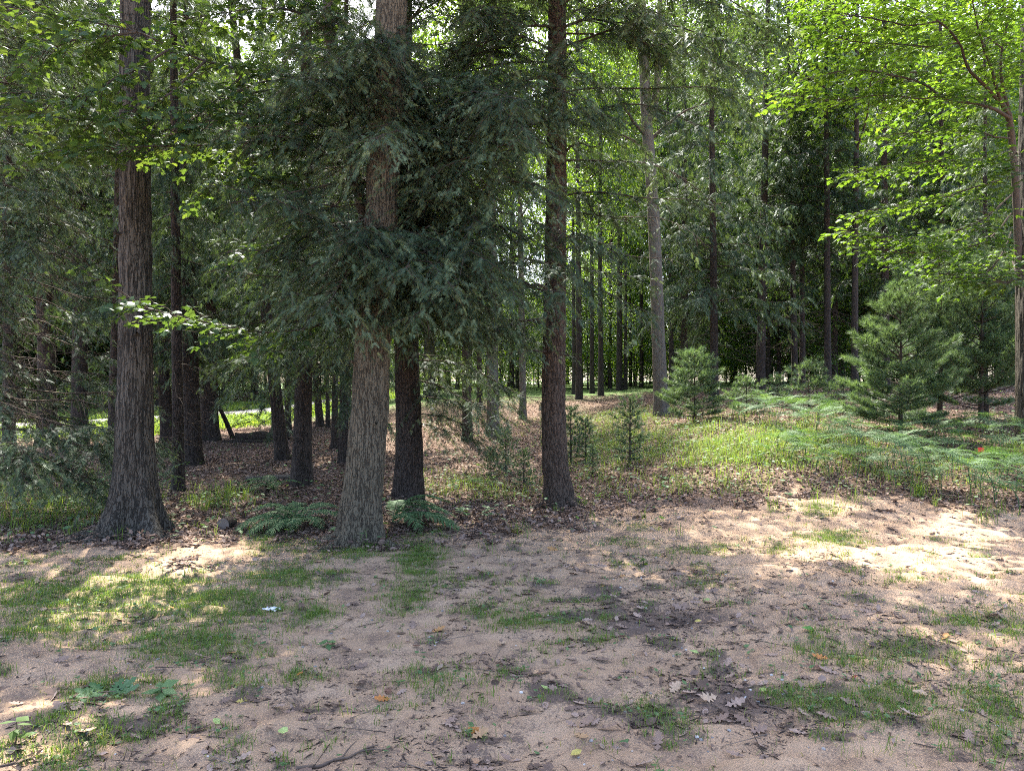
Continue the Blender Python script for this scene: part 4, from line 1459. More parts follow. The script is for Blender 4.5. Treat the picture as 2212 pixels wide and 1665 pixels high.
HM, HF, BD = HEM_M, HEM_F, BRD
G1 = 'dark trunks of the shady wood'
NAMED = [
    # left, in front of the road: u, Y, width px, lean, crown, height, bark, label
    ('hemlock_tree', 386, 11.3, 25, -4, HM[3], 13, 'dark', 'thin straight dark stem just right of the big furrowed oak'),
    ('hemlock_tree', 416, 15.2, 36, -6, HM[0], 16, 'dark', 'stout dark trunk standing between the thin stem and the leaning dead pole'),
    ('hemlock_tree', 453, 21.5, 38, -4, HM[2], 17, 'dark', 'flared dark trunk the dead pole leans against, at the edge of the road verge'),
    ('hemlock_tree', 362, 21.0, 26, -25, HM[1], 16, 'dark', 'dark trunk seen half hidden just right of the furrowed oak, grass behind its foot'),
    ('hemlock_tree', 610, 15.7, 28, -46, HM[3], 16, 'dark', 'left-leaning dark trunk right of the dead log mound'),
    ('hemlock_tree', 652, 12.1, 40, 6, HM[0], 15, 'dark', 'dark split trunk with a black seam, behind the fern left of the leaning oak'),
    ('hemlock_tree', 592, 26, 10, -6, HF[0], 15, 'dark', 'slim pole-like trunk peeping out left of the left-leaning dark trunk'),
    ('hemlock_tree', 622, 24, 14, -6, HF[1], 15, 'dark', 'thin trunk squeezed between the left-leaning trunk and the split trunk'),
    ('hemlock_tree', 692, 27, 16, -40, HF[2], 16, 'dark', 'curved dim trunk by the verge, right of the split trunk'),
    ('hemlock_tree', 708, 26, 9, -4, HF[0], 14, 'dark', 'pencil-thin dim stem second right of the split trunk'),
    ('hemlock_tree', 724, 18, 15, 0, HM[1], 14, 'dark', 'dim trunk in deep shade just left of the leaning oak'),
    ('hemlock_tree', 742, 15, 20, 2, HM[2], 13, 'dark', 'dark trunk hidden in shadow against the left side of the leaning oak'),
    ('hemlock_tree', 242, 14, 23, 8, HM[1], 15, 'dark', 'dark trunk peering out from the left side of the big furrowed oak'),
    ('hemlock_tree', 102, 20, 38, -4, HM[3], 17, 'dark', 'dark trunk behind the low lacy boughs at the far left'),
    ('hemlock_tree', 172, 19, 34, 0, HM[1], 16, 'dark', 'dark trunk behind the low lacy boughs, nearest to the furrowed oak'),
    ('hemlock_tree', 20, 13.5, 26, 0, HM[3], 14, 'dark', 'shaded trunk against the left edge of the view'),
    # centre
    ('pine_tree', 928, 37, 26, -4, HF[1], 19, 'dark', 'far dark trunk right of the shaded hemlock behind the leaning oak'),
    ('pine_tree', 967, 44, 14, 0, HF[2], 19, 'dark', 'far slim trunk midway between the shaded hemlock and the near pale-brown trunk'),
    ('pine_tree', 1010, 18.5, 21, -6, BRT[1], 17, 'redhem', 'slim brown trunk with rounded foot, left one of the close middle-distance pair'),
    ('pine_tree', 1065, 20, 27, -3, BRT[0], 18, 'grey', 'straight scaly grey-brown trunk with flared foot, left of the reddish hemlock'),
    ('pine_tree', 1036, 28.5, 12, -2, HF[0], 18, 'dark', 'thin trunk seen in the gap of the close middle-distance pair'),
    ('maple_tree', 1130, 24, 15, -2, BRT[2], 17, 'grey', 'slim pale trunk immediately left of the reddish hemlock'),
    ('pine_tree', 1082, 46, 10, 0, HF[1], 18, 'dark', 'far thin trunk just right of the scaly grey-brown trunk'),
    ('pine_tree', 1106, 42, 11, -2, HF[2], 18, 'dark', 'far thin trunk left of the slim pale trunk'),
    ('pine_tree', 1117, 48, 8, -5, HF[0], 18, 'dark', 'hair-thin far trunk touching the slim pale trunk on its left'),
    ('pine_tree', 1052, 52, 8, 0, HF[1], 18, 'dark', 'very thin far trunk behind the left side of the scaly grey-brown trunk'),
    ('pine_tree', 988, 50, 8, 0, HF[1], 18, 'dark', 'very thin far trunk left of the slim brown trunk'),
    ('pine_tree', 1240, 36, 9, 0, HF[2], 18, 'dark', 'thin far trunk first to the right of the reddish hemlock'),
    ('pine_tree', 1251, 31, 14, -3, HF[0], 19, 'dark', 'tall far trunk second to the right of the reddish hemlock'),
    ('pine_tree', 1279, 36, 10, 0, HF[1], 19, 'dark', 'thin far trunk third to the right of the reddish hemlock'),
    ('pine_tree', 1298, 33, 12, -2, HF[2], 19, 'dark', 'dark far trunk fourth to the right of the reddish hemlock'),
    ('pine_tree', 1317, 42, 8, 2, HF[0], 19, 'dark', 'slightly tilted thin far trunk, left of the tight trio in the middle gap'),
    ('pine_tree', 1338, 38, 13, 0, HF[1], 19, 'dark', 'widest trunk of the tight far trio left of the grey forked tree'),
    ('pine_tree', 1351, 40, 8, 0, HF[2], 19, 'dark', 'thin trunk touching the widest of the tight far trio'),
    ('pine_tree', 1362, 46, 7, 0, HF[0], 19, 'dark', 'thinnest trunk at the right of the tight far trio'),
    ('pine_tree', 1386, 44, 9, 0, HF[1], 18, 'dark', 'dim far trunk left of the foot of the grey forked tree'),
    # right
    ('hemlock_tree', 1543, 23.5, 18, -2, HM[0], 18, 'dark', 'dark bough-ringed hemlock behind the small bushy pine by the grey forked tree'),
    ('hemlock_tree', 1478, 30, 18, 0, HF[2], 18, 'dark', 'dark hemlock rising just right of the grey forked tree'),
    ('hemlock_tree', 1642, 27, 20, 8, HM[3], 18, 'dark', 'leaning dark trunk with thick skirt of boughs right of the bough-ringed hemlock'),
    ('pine_tree', 1660, 38, 9, 0, HF[1], 18, 'dark', 'thin trunk right behind the leaning skirted trunk'),
    ('pine_tree', 1682, 40, 9, 0, HF[2], 18, 'dark', 'thin far trunk second right of the leaning skirted trunk'),
    ('pine_tree', 1717, 28, 14, -6, HF[0], 18, 'dark', 'left stem of the twin dark trunks standing over the brown bank'),
    ('pine_tree', 1734, 29, 13, -2, HF[1], 18, 'dark', 'right stem of the twin dark trunks standing over the brown bank'),
    ('hemlock_tree', 1788, 26, 15, -2, HF[1], 19, 'dark', 'tall straight dark trunk left of the young pine, bare for most of its height'),
    ('pine_tree', 1804, 37, 7, 0, HF[2], 18, 'dark', 'thin stem just right of the tall straight bare trunk'),
    ('pine_tree', 1820, 38, 10, 0, HF[0], 18, 'dark', 'dim stem midway from the tall bare trunk to the curved-foot trunk'),
    ('hemlock_tree', 1846, 25, 15, 0, BRT[1], 18, 'dark', 'dark trunk with bent foot touching the left side of the young pine'),
    ('hemlock_tree', 1912, 29, 19, 0, HF[0], 19, 'dark', 'dark trunk rising directly behind the top of the young pine'),
    ('pine_tree', 2127, 15.6, 13, -2, HM[3], 9, 'dark', 'small dark trunk with dead side branches between young pine and right-edge trunk'),
]
for (nm, u, Y, wp, lean, arch, H, bark, lab) in NAMED:
    if nm == 'pine_tree':
        nm = 'forest_tree'
        if 900 < u < 1400:
            arch = BRT[int(u) % 3]
    if Y < 17:
        H = min(H, 1.65 + .53 * Y + 4.5)
    elif u < 760:
        H += 2.5
    std_tree(nm, lab, 'tree', u, Y, wp, lean, arch, H, bark, crown_s=(.62 if Y < 17 and u < 800 else .8 if u > 1400 else .5 if wp < 12 and 900 < u < 1400 else .68 if 900 < u < 1400 else 1.0))

# ------------------------------------------------------------------ labels by place, for repeats
MARKS = [(-900, 'left view edge'), (290, 'furrowed oak'), (640, 'split trunk'), (800, 'leaning oak'), (1020, 'slim brown trunk'), (1205, 'reddish hemlock'), (1425, 'grey forked tree'), (1640, 'leaning skirted trunk'), (1945, 'young pine'), (2215, 'right-edge trunk')]
_T = 'first second third fourth fifth sixth seventh eighth ninth'.split()
_O = _T + 'tenth eleventh twelfth thirteenth fourteenth fifteenth sixteenth seventeenth eighteenth nineteenth twentieth'.split()
_O += ['twenty-' + t for t in _T] + ['thirtieth'] + ['thirty-' + t for t in _T]
ORD = ['nearest'] + [o + ' nearest' for o in _O[1:]]


def place_labels(objs, base):
    slots = {}
    for o in objs:
        u = 1106 + o.location.x / max(o.location.y, 1) * FPX
        k = sum(1 for m in MARKS if u >= m[0]) - 1
        slots.setdefault(k, []).append(o)
    for k, lst in slots.items():
        lst.sort(key=lambda o: o.location.y)
        if k < 0 or k == 0:
            where = 'left of the furrowed oak'
        elif k >= len(MARKS) - 1:
            where = 'at the right-edge trunk'
        else:
            where = 'between %s and %s' % (MARKS[k][1], MARKS[k + 1][1])
        for n, o in enumerate(lst):
            o['label'] = '%s %s, %s' % (base, where, ('only one there' if len(lst) == 1 else ORD[min(n, 38)]))


def spread(n, rng, u0, u1, y0, y1, mind, tries=4000, cond=None, taken=None):
    pts = list(taken or [])
    n0 = len(pts)
    for _ in range(tries):
        Y = math.sqrt(rng.uniform(y0 * y0, y1 * y1))
        u = rng.uniform(u0, u1)
        X = (u - 1106) / FPX * Y
        if cond and not cond(u, X, Y):
            continue
        if all((X - a)**2 + (Y - b)**2 > mind**2 for a, b in pts):
            pts.append((X, Y))
            if len(pts) - n0 >= n:
                break
    return pts[n0:]


named_xy = [((u - 1106) / FPX * Y, Y) for (_, u, Y, *_r) in NAMED]
clear = lambda u, X, Y: float(road_dist(np.array([X]), np.array([Y]))[0]) > 10.5
rng = np.random.default_rng(200)
# dark conifers deeper in the wood
far_h = []
for X, Y in spread(36, rng, -150, 2000, 26, 62, 2.6, cond=lambda u, X, Y: clear(u, X, Y) and not (760 < u < 1960), taken=named_xy):
    far_h.append(std_tree('hemlock_tree', '', 'tree', 1106 + X / Y * FPX, Y, rng.uniform(.2, .34) * FPX / Y, rng.normal() * 3, HF[rng.integers(3)], rng.uniform(14, 20), 'dark', 'dark conifers deep in the wood', base=(X, Y, float(tz(X, Y))), crown_s=rng.uniform(.85, 1.15)))
place_labels(far_h, 'dark conifer deep in the wood')
# sunlit leafy trees beyond them
for X, Y in spread(7, rng, -180, 180, 24, 38, 3.0, cond=lambda u, X, Y: float(road_dist(np.array([X]), np.array([Y]))[0]) > 7, taken=named_xy):
    far_h.append(std_tree('hemlock_tree', '', 'tree', 1106 + X / Y * FPX, Y, .3 * FPX / Y, rng.normal() * 3, HF[rng.integers(3)], rng.uniform(19, 23), 'dark', 'dark conifers deep in the wood', base=(X, Y, float(tz(X, Y))), crown_s=rng.uniform(.85, 1.15)))
for X, Y in spread(9, rng, 1440, 2050, 30, 46, 3.0, taken=named_xy):
    far_h.append(std_tree('hemlock_tree', '', 'tree', 1106 + X / Y * FPX, Y, .26 * FPX / Y, rng.normal() * 3, HF[rng.integers(2)], rng.uniform(18, 22), 'dark', 'dark conifers deep in the wood', base=(X, Y, float(tz(X, Y))), crown_s=.8))
place_labels(far_h, 'dark conifer deep in the wood')
far_b = []
for X, Y in spread(62, rng, -150, 2380, 38, 105, 5.5, cond=lambda u, X, Y: clear(u, X, Y) and not (880 < u < 1960 and Y < 70), taken=named_xy):
    far_b.append(std_tree('leafy_tree', '', 'tree', 1106 + X / Y * FPX, Y, rng.uniform(.18, .36) * FPX / Y, rng.normal() * 4, BD[rng.integers(3)], (rng.uniform(15, 21) if Y < 45 else rng.uniform(21, 29)), 'dark', 'sunlit leafy trees behind the wood', base=(X, Y, float(tz(X, Y))), crown_s=rng.uniform(.9, 1.25)))
for X, Y in spread(22, rng, -150, 780, 62, 110, 4.0, cond=clear, taken=named_xy):
    far_b.append(std_tree('leafy_tree', '', 'tree', 1106 + X / Y * FPX, Y, .36 * FPX / Y, rng.normal() * 4, BD[rng.integers(3)], rng.uniform(27, 34), 'dark', 'sunlit leafy trees behind the wood', base=(X, Y, float(tz(X, Y))), crown_s=1.1))
for X, Y in spread(22, rng, 1450, 2380, 66, 100, 4.0, taken=named_xy):
    far_b.append(std_tree('leafy_tree', '', 'tree', 1106 + X / Y * FPX, Y, .34 * FPX / Y, rng.normal() * 4, BD[rng.integers(3)], rng.uniform(27, 35), 'dark', 'sunlit leafy trees behind the wood', base=(X, Y, float(tz(X, Y))), crown_s=1.0))
for X, Y in spread(34, rng, 1230, 2400, 46, 70, 2.6, taken=named_xy):
    far_b.append(std_tree('leafy_tree', '', 'tree', 1106 + X / Y * FPX, Y, .28 * FPX / Y, rng.normal() * 4, BRT[rng.integers(3)], rng.uniform(25, 32), 'dark', 'sunlit leafy trees behind the wood', base=(X, Y, float(tz(X, Y))), crown_s=1.0))
for X, Y in spread(18, rng, 60, 1230, 48, 72, 2.8, cond=clear, taken=named_xy):
    far_b.append(std_tree('leafy_tree', '', 'tree', 1106 + X / Y * FPX, Y, .28 * FPX / Y, rng.normal() * 4, BRT[rng.integers(3)], rng.uniform(25, 32), 'dark', 'sunlit leafy trees behind the wood', base=(X, Y, float(tz(X, Y))), crown_s=1.0))
place_labels(far_b, 'sunlit leafy tree far back')
# low leafy saplings that close the view under the crowns
sap = []
for X, Y in spread(85, rng, -120, 2350, 30, 85, 2.6, cond=lambda u, X, Y: clear(u, X, Y) and not (800 < u < 1560 and Y < 64) and not (600 < u < 1420 and Y < 38) and not (1420 < u < 2000 and Y < 34)):
    sap.append(std_tree('maple_sapling', '', 'sapling', 1106 + X / Y * FPX, Y, .07 * FPX / Y, 0, UND[rng.integers(3)], rng.uniform(4.5, 9), 'dark', 'bright leafy saplings under the far crowns', base=(X, Y, float(tz(X, Y))), crown_s=rng.uniform(.9, 1.3)))
for X, Y in spread(40, rng, 820, 1900, 40, 66, 2.8, taken=[(o.location.x, o.location.y) for o in sap]):
    sap.append(std_tree('maple_sapling', '', 'sapling', 1106 + X / Y * FPX, Y, .09 * FPX / Y, 0, UND[rng.integers(3)], rng.uniform(6, 10), 'dark', 'bright leafy saplings under the far crowns', base=(X, Y, float(tz(X, Y))), crown_s=rng.uniform(.8, 1.0)))
for X, Y in spread(30, rng, 760, 1620, 66, 100, 3.2, taken=[(o.location.x, o.location.y) for o in sap]):
    sap.append(std_tree('maple_sapling', '', 'sapling', 1106 + X / Y * FPX, Y, .09 * FPX / Y, 0, UND[rng.integers(3)], rng.uniform(7, 12), 'dark', 'bright leafy saplings under the far crowns', base=(X, Y, float(tz(X, Y))), crown_s=rng.uniform(1.0, 1.3)))
place_labels(sap, 'bright low leafy sapling far back')

# ------------------------------------------------------------------ young white pines
def pine_geo(H, rad, rng, n_wh, dens=1.0, needle=.085, crown0=.08, per=5):
    pos, d, sc_, tint = [], [], [], []
    W0, W1, r0, r1 = [], [], [], []
    stem_r = .014 * H + .006
    for k in range(n_wh):
        f = (k + .3 * rng.random()) / n_wh
        z = H * (crown0 + (1 - crown0) * f)
        Lb = rad * ((1 - f)**.6 + .05) * rng.uniform(.7, 1.15) * (.75 + .25 * min(1, f / .12))
        m = per if Lb > .15 else 4
        a0 = rng.uniform(0, 6.28)
        for b in range(m):
            a = a0 + 2 * pi * b / m + rng.normal() * .2
            L = Lb * rng.uniform(.4, 1.25)
            p = np.array([0, 0, z + rng.normal() * .03 * H / 3])
            el = .12 + .55 * f + rng.normal() * .08
            dd = np.array([math.cos(a) * math.cos(el), math.sin(a) * math.cos(el), math.sin(el)])
            ns = max(2, int(L / .13))
            for s in range(ns):
                e = p + dd * L / ns
                W0.append(p), W1.append(e), r0.append(.25 * stem_r * (1 - s / ns) + .002), r1.append(.25 * stem_r * (1 - (s + 1) / ns) + .002)
                if s >= ns * .25:
                    lat = np.cross([0, 0, 1.], dd)
                    for sd_ in (1, -1):
                        l2 = L * .42 * (1 - s / ns) + .06
                        d2 = unit(dd * .75 + lat * sd_ * rng.uniform(.5, 1) + np.array([0, 0, .15]))
                        n2 = max(1, int(l2 / .075 * dens))
                        W0.append(e), W1.append(e + d2 * l2), r0.append(.004), r1.append(.0015)
                        for q in range(n2):
                            pos.append(e + d2 * l2 * (q + 1) / n2)
                            d.append(unit(d2 + rng.normal(size=3) * .15 + np.array([0, 0, .1])))
                            sc_.append(needle * rng.uniform(.8, 1.2))
                            tint.append(np.clip(.35 + .3 * (q + 1) / n2 + rng.normal() * .16, 0, 1))
                    pos.append(e), d.append(dd), sc_.append(needle), tint.append(np.clip(.45 + rng.normal() * .15, 0, 1))
                p = e
                dd = unit(dd + np.array([0, 0, .06]) + rng.normal(size=3) * .06)
            pos.append(p), d.append(dd), sc_.append(needle * 1.1), tint.append(.8)
    for q in range(4):
        pos.append(np.array([0, 0, H * (1 - .04 * q)])), d.append(np.array([0, 0, 1.])), sc_.append(needle), tint.append(.7)
    pos, d = np.array(pos), np.array(d)
    nr = rng.normal(size=pos.shape)
    fol = place(*TUFT, pos, d, nr, np.array(sc_), np.array(tint))
    zz = np.linspace(-.08, H * .99, 12)
    stem = tube(np.stack([np.sin(zz * 1.7) * .015 * H * .3, np.cos(zz * 1.3) * .01, zz], -1), np.linspace(stem_r, .004, 12), 8)
    return fol, sticks(np.array(W0), np.array(W1), np.array(r0), np.array(r1)), stem


def pine_tree(name, label, cat, loc, geo, group=None, rz=0., s=1.):
    t = thing(name, label, cat, loc, group, rz, s)
    for nm, me in geo:
        link(nm, me, t)
    return t


def pine_mesh(*a, **k):
    f_, w_, s_ = pine_geo(*a, **k)
    st = mk_mesh('trunk', s_[0], s_[1], M['branch'], {'tint': s_[2] * 0 + .5}, smooth=True)
    return [('crown', crown_mesh('crown', f_, w_, M['pine'], M['branch'])), ('trunk', st)]


rng = np.random.default_rng(300)
pine_tree('young_pine', 'tall bushy young pine standing in the bracken at right', 'young pine', base_of(1945, 13.4), pine_mesh(2.7, 1.1, rng, 15, 1.6, .11, .08, 7))
pine_tree('young_pine', 'shaded young pine right behind the tall bushy young pine', 'young pine', base_of(2030, 15.6), pine_mesh(3.9, 1.65, rng, 14, 1.2, .11, .1, 6))
pine_tree('young_pine', 'broad dim young pine beside the small trunk with dead side branches', 'young pine', base_of(2120, 14.8), pine_mesh(3.4, 1.6, rng, 13, 1.2, .11, .08, 6), rz=1)
pine_tree('young_pine', 'small bushy pine right of the grey forked tree', 'young pine', base_of(1500, 16.8), pine_mesh(1.6, .78, rng, 12, 1.5, .10, .08, 7))
smallp = pine_mesh(1.0, .55, rng, 8, 1.3, .09, .06, 6)
seedl = pine_mesh(.85, .27, rng, 9, 1.0, .07, .08, 5)
PG = 'small pines on the forest floor'
for (u, Y, s, geo, lab) in [(1748, 17.5, 1.15, smallp, 'small fluffy pine below the twin dark trunks'), (1612, 17.0, .85, smallp, 'low pine among ferns right of the small bushy pine'),
                            (1680, 18.5, .8, smallp, 'low pine half buried in ferns left of the twin-trunk pine'), (1822, 16.5, .75, smallp, 'low pine close against the left side of the tall young pine'),
                            (1362, 12.6, 1.35, seedl, 'thin upright pine seedling in the grass right of the reddish hemlock'), (1233, 14.3, 1.25, seedl, 'thin pine seedling touching the reddish hemlock on its right'),
                            (1265, 14.2, .95, seedl, 'short pine seedling second to the right of the reddish hemlock'), (1092, 13.0, .9, seedl, 'thin pine seedling left of the reddish hemlock below the scaly trunk'),
                            (1132, 11.6, .7, seedl, 'small pine seedling close to the left side of the reddish hemlock'), (1280, 12.2, .55, seedl, 'knee-high pine seedling between the grass and the reddish hemlock'),
                            (1060, 12.4, .6, seedl, 'tiny pine seedling below the pair of middle-distance trunks')]:
    pine_tree('pine_seedling', lab, 'small pine', base_of(u, Y), geo, PG, rng.uniform(0, 6), s)

# ------------------------------------------------------------------ ferns
def frond(L, wid, npairs, rng, arch_=.5, tri=False, tw=0.0):
    """one feathered frond rising along +x and arching over: (leaf part, wood part)"""
    t = np.linspace(0, 1, 14)
    ax = np.stack([L * (t - .12 * t * t), tw * L * t * t, L * (arch_ * t - (arch_ + .18) * t * t)], -1)
    s = np.linspace(.1 if not tri else .06, .985, npairs)
    P = np.stack([np.interp(s, t, ax[:, k]) for k in range(3)], -1)
    tg = unit(np.stack([np.interp(np.minimum(s + .04, 1), t, ax[:, k]) for k in range(3)], -1) - np.stack([np.interp(np.maximum(s - .04, 0), t, ax[:, k]) for k in range(3)], -1))
    prof = (1 - s)**.8 if tri else np.clip(np.sin(pi * np.clip(s * .88 + .12, 0, 1))**.75, .04, 1)
    ln = wid * np.maximum(prof, .05)
    lat = unit(np.cross([0, 0, 1.], tg))
    pos, d, nr, sc_, ti = [], [], [], [], []
    for sd_ in (1, -1):
        a = np.radians(72 - 22 * s + rng.normal(size=npairs) * 4)[:, None]
        dd = tg * np.cos(a) + lat * np.sin(a) * sd_ + np.array([0, 0, -.12]) + rng.normal(size=(npairs, 3)) * .05
        pos.append(P), d.append(dd), nr.append(np.array([0, 0, 1.]) + .3 * lat * -sd_ + rng.normal(size=(npairs, 3)) * .1), sc_.append(ln * rng.uniform(.88, 1.08, npairs))
        ti.append(np.clip(.5 + rng.normal(size=npairs) * .14, 0, 1))
    f_ = place(*PINNA, np.concatenate(pos), np.concatenate(d), np.concatenate(nr), np.concatenate(sc_), np.concatenate(ti))
    return f_, tube(ax, np.linspace(.0045, .001, 14), 5)


def xform(g, rz, off, tilt=0.0):
    V, F, T = g
    c, s = math.cos(tilt), math.sin(tilt)
    V = np.stack([V[:, 0] * c - V[:, 2] * s, V[:, 1], V[:, 0] * s + V[:, 2] * c], -1)
    c, s = math.cos(rz), math.sin(rz)
    return np.stack([V[:, 0] * c - V[:, 1] * s, V[:, 0] * s + V[:, 1] * c, V[:, 2]], -1) + np.asarray(off), F, T


def fern_clump(label, loc, fronds, rng, mat):
    t = thing('fern', label, 'fern', loc)
    for (az, L, wid, arch_, tilt) in fronds:
        L, wid = L * 1.3, wid * 1.25
        f_, w_ = frond(L, wid, 24, rng, arch_, tw=rng.normal() * .12)
        f_ = xform(f_, math.radians(az), (0, 0, .03), tilt)
        w_ = xform(w_, math.radians(az), (0, 0, .03), tilt)
        fo = link('frond', mk_mesh('frond', f_[0], f_[1], M[mat], {'tint': f_[2]}), t)
        link('stalk', mk_mesh('stalk', w_[0], w_[1], M[mat], {'tint': w_[2] * 0 + .2}, smooth=True), fo)


rng = np.random.default_rng(320)
x, y, z = gp(645, 1138)
fern_clump('lush arching fern clump at the left foot of the leaning oak', (x, y, z), [(180, .62, .13, .55, .15), (200, .66, .14, .6, .1), (225, .6, .13, .55, .1), (160, .55, .12, .6, .2), (140, .5, .12, .7, .3), (250, .5, .12, .6, .1), (280, .42, .11, .7, .2), (110, .5, .11, .8, .4), (60, .5, .12, .8, .4), (10, .45, .12, .7, .35), (330, .4, .11, .7, .2), (190, .5, .11, .9, .5)], rng, 'fern')
x, y, z = gp(848, 1135)
fern_clump('broad green fern with drooping fronds at the right foot of the leaning oak', (x, y, z + .03), [(-8, .78, .17, .5, .05), (-28, .72, .17, .55, .1), (12, .66, .16, .6, .2), (-50, .55, .15, .6, .15), (40, .55, .14, .7, .35), (-2, .6, .15, .9, .45), (80, .45, .13, .8, .4)], rng, 'fern')
x, y, z = gp(590, 1060)
fern_clump('shaded fern clump behind the lush one by the leaning oak', (x, y, z), [(170, .5, .11, .7, .3), (200, .5, .11, .6, .2), (240, .45, .1, .6, .2), (120, .45, .1, .8, .4), (300, .4, .1, .7, .3), (20, .4, .1, .7, .3)], rng, 'fern')


def bracken_meshes(seed):
    rng = np.random.default_rng(seed)
    h = .2 + .12 * rng.random()
    stem = tube(spline([(0, 0, -.05), (.02, .01, h * .6), (.07, 0, h)], 8), np.linspace(.006, .004, 8), 5)
    fr = []
    for az, L, el in ((rng.uniform(-15, 15), .5, rng.uniform(.35, .75)), (rng.uniform(55, 85), .38, rng.uniform(.1, .5)), (-rng.uniform(55, 85), .38, rng.uniform(.1, .5))):
        leafs = []
        n = 8
        roll = rng.uniform(-.5, .5)
        cr, sr = math.cos(roll), math.sin(roll)

        def turn(g):
            V, F, T = g
            return np.stack([V[:, 0], V[:, 1] * cr - V[:, 2] * sr, V[:, 1] * sr + V[:, 2] * cr], -1), F, T
        for i in range(n):
            s = .1 + .86 * i / n
            for sd_ in (1, -1):
                l = (L * .46 * (1 - s)**.85 + .035) * rng.uniform(.85, 1.1)
                f_, w_ = frond(l, l * .22, 10, rng, .12 + rng.normal() * .1, tri=True)
                leafs.append(xform(f_, math.radians(60 + rng.normal() * 6) * sd_, (L * s, 0, L * (.1 * s - .55 * s * s))))
        leafs.append(xform(frond(L * .2, .03, 6, rng, .1, tri=True)[0], 0, (L * .95, 0, -.4 * L)))
        ss = np.linspace(0, 1, 8)
        wd = tube(np.stack([L * ss, 0 * ss, L * (.1 * ss - .55 * ss * ss)], -1), np.linspace(.004, .001, 8), 5)
        lf = xform(turn(join(leafs)), math.radians(az), (.07, 0, h), el)
        wd = xform(turn(wd), math.radians(az), (.07, 0, h), el)
        tn = np.clip(lf[2] * .8 + rng.normal() * .15, 0, 1)
        fr.append((mk_mesh('frond', lf[0], lf[1], M['fern'], {'tint': tn}), mk_mesh('stalk', wd[0], wd[1], M['fern'], {'tint': wd[2] * 0 + .1}, smooth=True)))
    return mk_mesh('stem', stem[0], stem[1], M['fern'], {'tint': stem[2] * 0 + .05}, smooth=True), fr


BRK = [bracken_meshes(330 + k) for k in range(7)]
rng = np.random.default_rng(340)


def bracken(x, y, z, s, rz, arch):
    t = thing('bracken_fern', '', 'fern', (x, y, z), 'bracken ferns at the edge of the wood', rz, s)
    link('stem', arch[0], t)
    for lf, st in arch[1]:
        o = link('frond', lf, t)
        link('stalk', st, o)
    return t


brk = []


def poly_in(u, v, poly):
    c = False
    for (x0, y0), (x1, y1) in zip(poly, poly[1:] + poly[:1]):
        if (y0 > v) != (y1 > v) and u < (x1 - x0) * (v - y0) / (y1 - y0) + x0:
            c = not c
    return c


PATCH = [(1570, 888), (1800, 885), (1880, 915), (2060, 925), (2212, 940), (2255, 945), (2255, 1105), (2190, 1100), (2090, 1075), (1960, 1060), (1800, 1040), (1690, 1010), (1640, 985), (1790, 960), (1700, 925), (1590, 920)]
pts = []
for _ in range(9000):
    u, v = rng.uniform(1560, 2255), rng.uniform(880, 1108)
    if not poly_in(u, v, PATCH):
        continue
    x, y, z = gp(u, v)
    if all((x - a)**2 + (y - b)**2 > .29**2 for a, b, c in pts):
        pts.append((x, y, z))
    if len(pts) >= 165:
        break
for (x, y, z) in pts:
    brk.append(bracken(x, y, z, rng.uniform(.75, 1.3), rng.uniform(0, 6.28), BRK[rng.integers(7)]))
for (u, v, s_) in [(2150, 1088, 1.25), (2195, 1062, 1.3), (2105, 1045, 1.2), (2055, 1018, 1.2), (2215, 1095, 1.35), (2240, 1045, 1.3), (2175, 1030, 1.2), (1990, 1030, 1.1), (1930, 1000, 1.1), (1690, 985, 1.1), (1745, 1000, 1.1), (2205, 1110, 1.2), (2120, 1075, 1.1)]:
    x, y, z = gp(u, v)
    brk.append(bracken(x, y, z, s_, rng.uniform(0, 6.28), BRK[rng.integers(7)]))
for (u, v) in [(940, 845), (1010, 905), (960, 850), (1085, 905), (1115, 905), (985, 1000), (1010, 1065), (1060, 1060), (1290, 832), (1350, 836), (1560, 842), (1620, 842), (60, 1110), (20, 1080), (110, 1140), (215, 1080), (345, 1010), (350, 1075), (1420, 838)]:
    x, y, z = gp(u, v)
    brk.append(bracken(x, y, z, rng.uniform(.6, .95), rng.uniform(0, 6.28), BRK[rng.integers(7)]))
# label by place: marks are finer among the ferns
FM = [(-500, 'left of the furrowed oak'), (290, 'near the furrowed oak'), (800, 'right of the leaning oak'), (1205, 'right of the reddish hemlock'), (1500, 'below the small bushy pine'), (1640, 'below the leaning skirted trunk'), (1735, 'below the twin dark trunks'), (1830, 'left of the young pine'), (1945, 'right of the young pine'), (2060, 'below the small dead-branched trunk'), (2110, 'left of the right-edge trunk'), (2190, 'in front of the right-edge trunk')]
slots = {}
for o in brk:
    u = 1106 + o.location.x / o.location.y * FPX
    k = sum(1 for m in FM if u >= m[0]) - 1
    slots.setdefault(k, []).append(o)
for k, lst in slots.items():
    lst.sort(key=lambda o: o.location.y)
    for n, o in enumerate(lst):
        o['label'] = 'flat-topped bracken fern %s, %s' % (FM[k][1], ORD[min(n, 38)] if len(lst) > 1 else 'only one there')

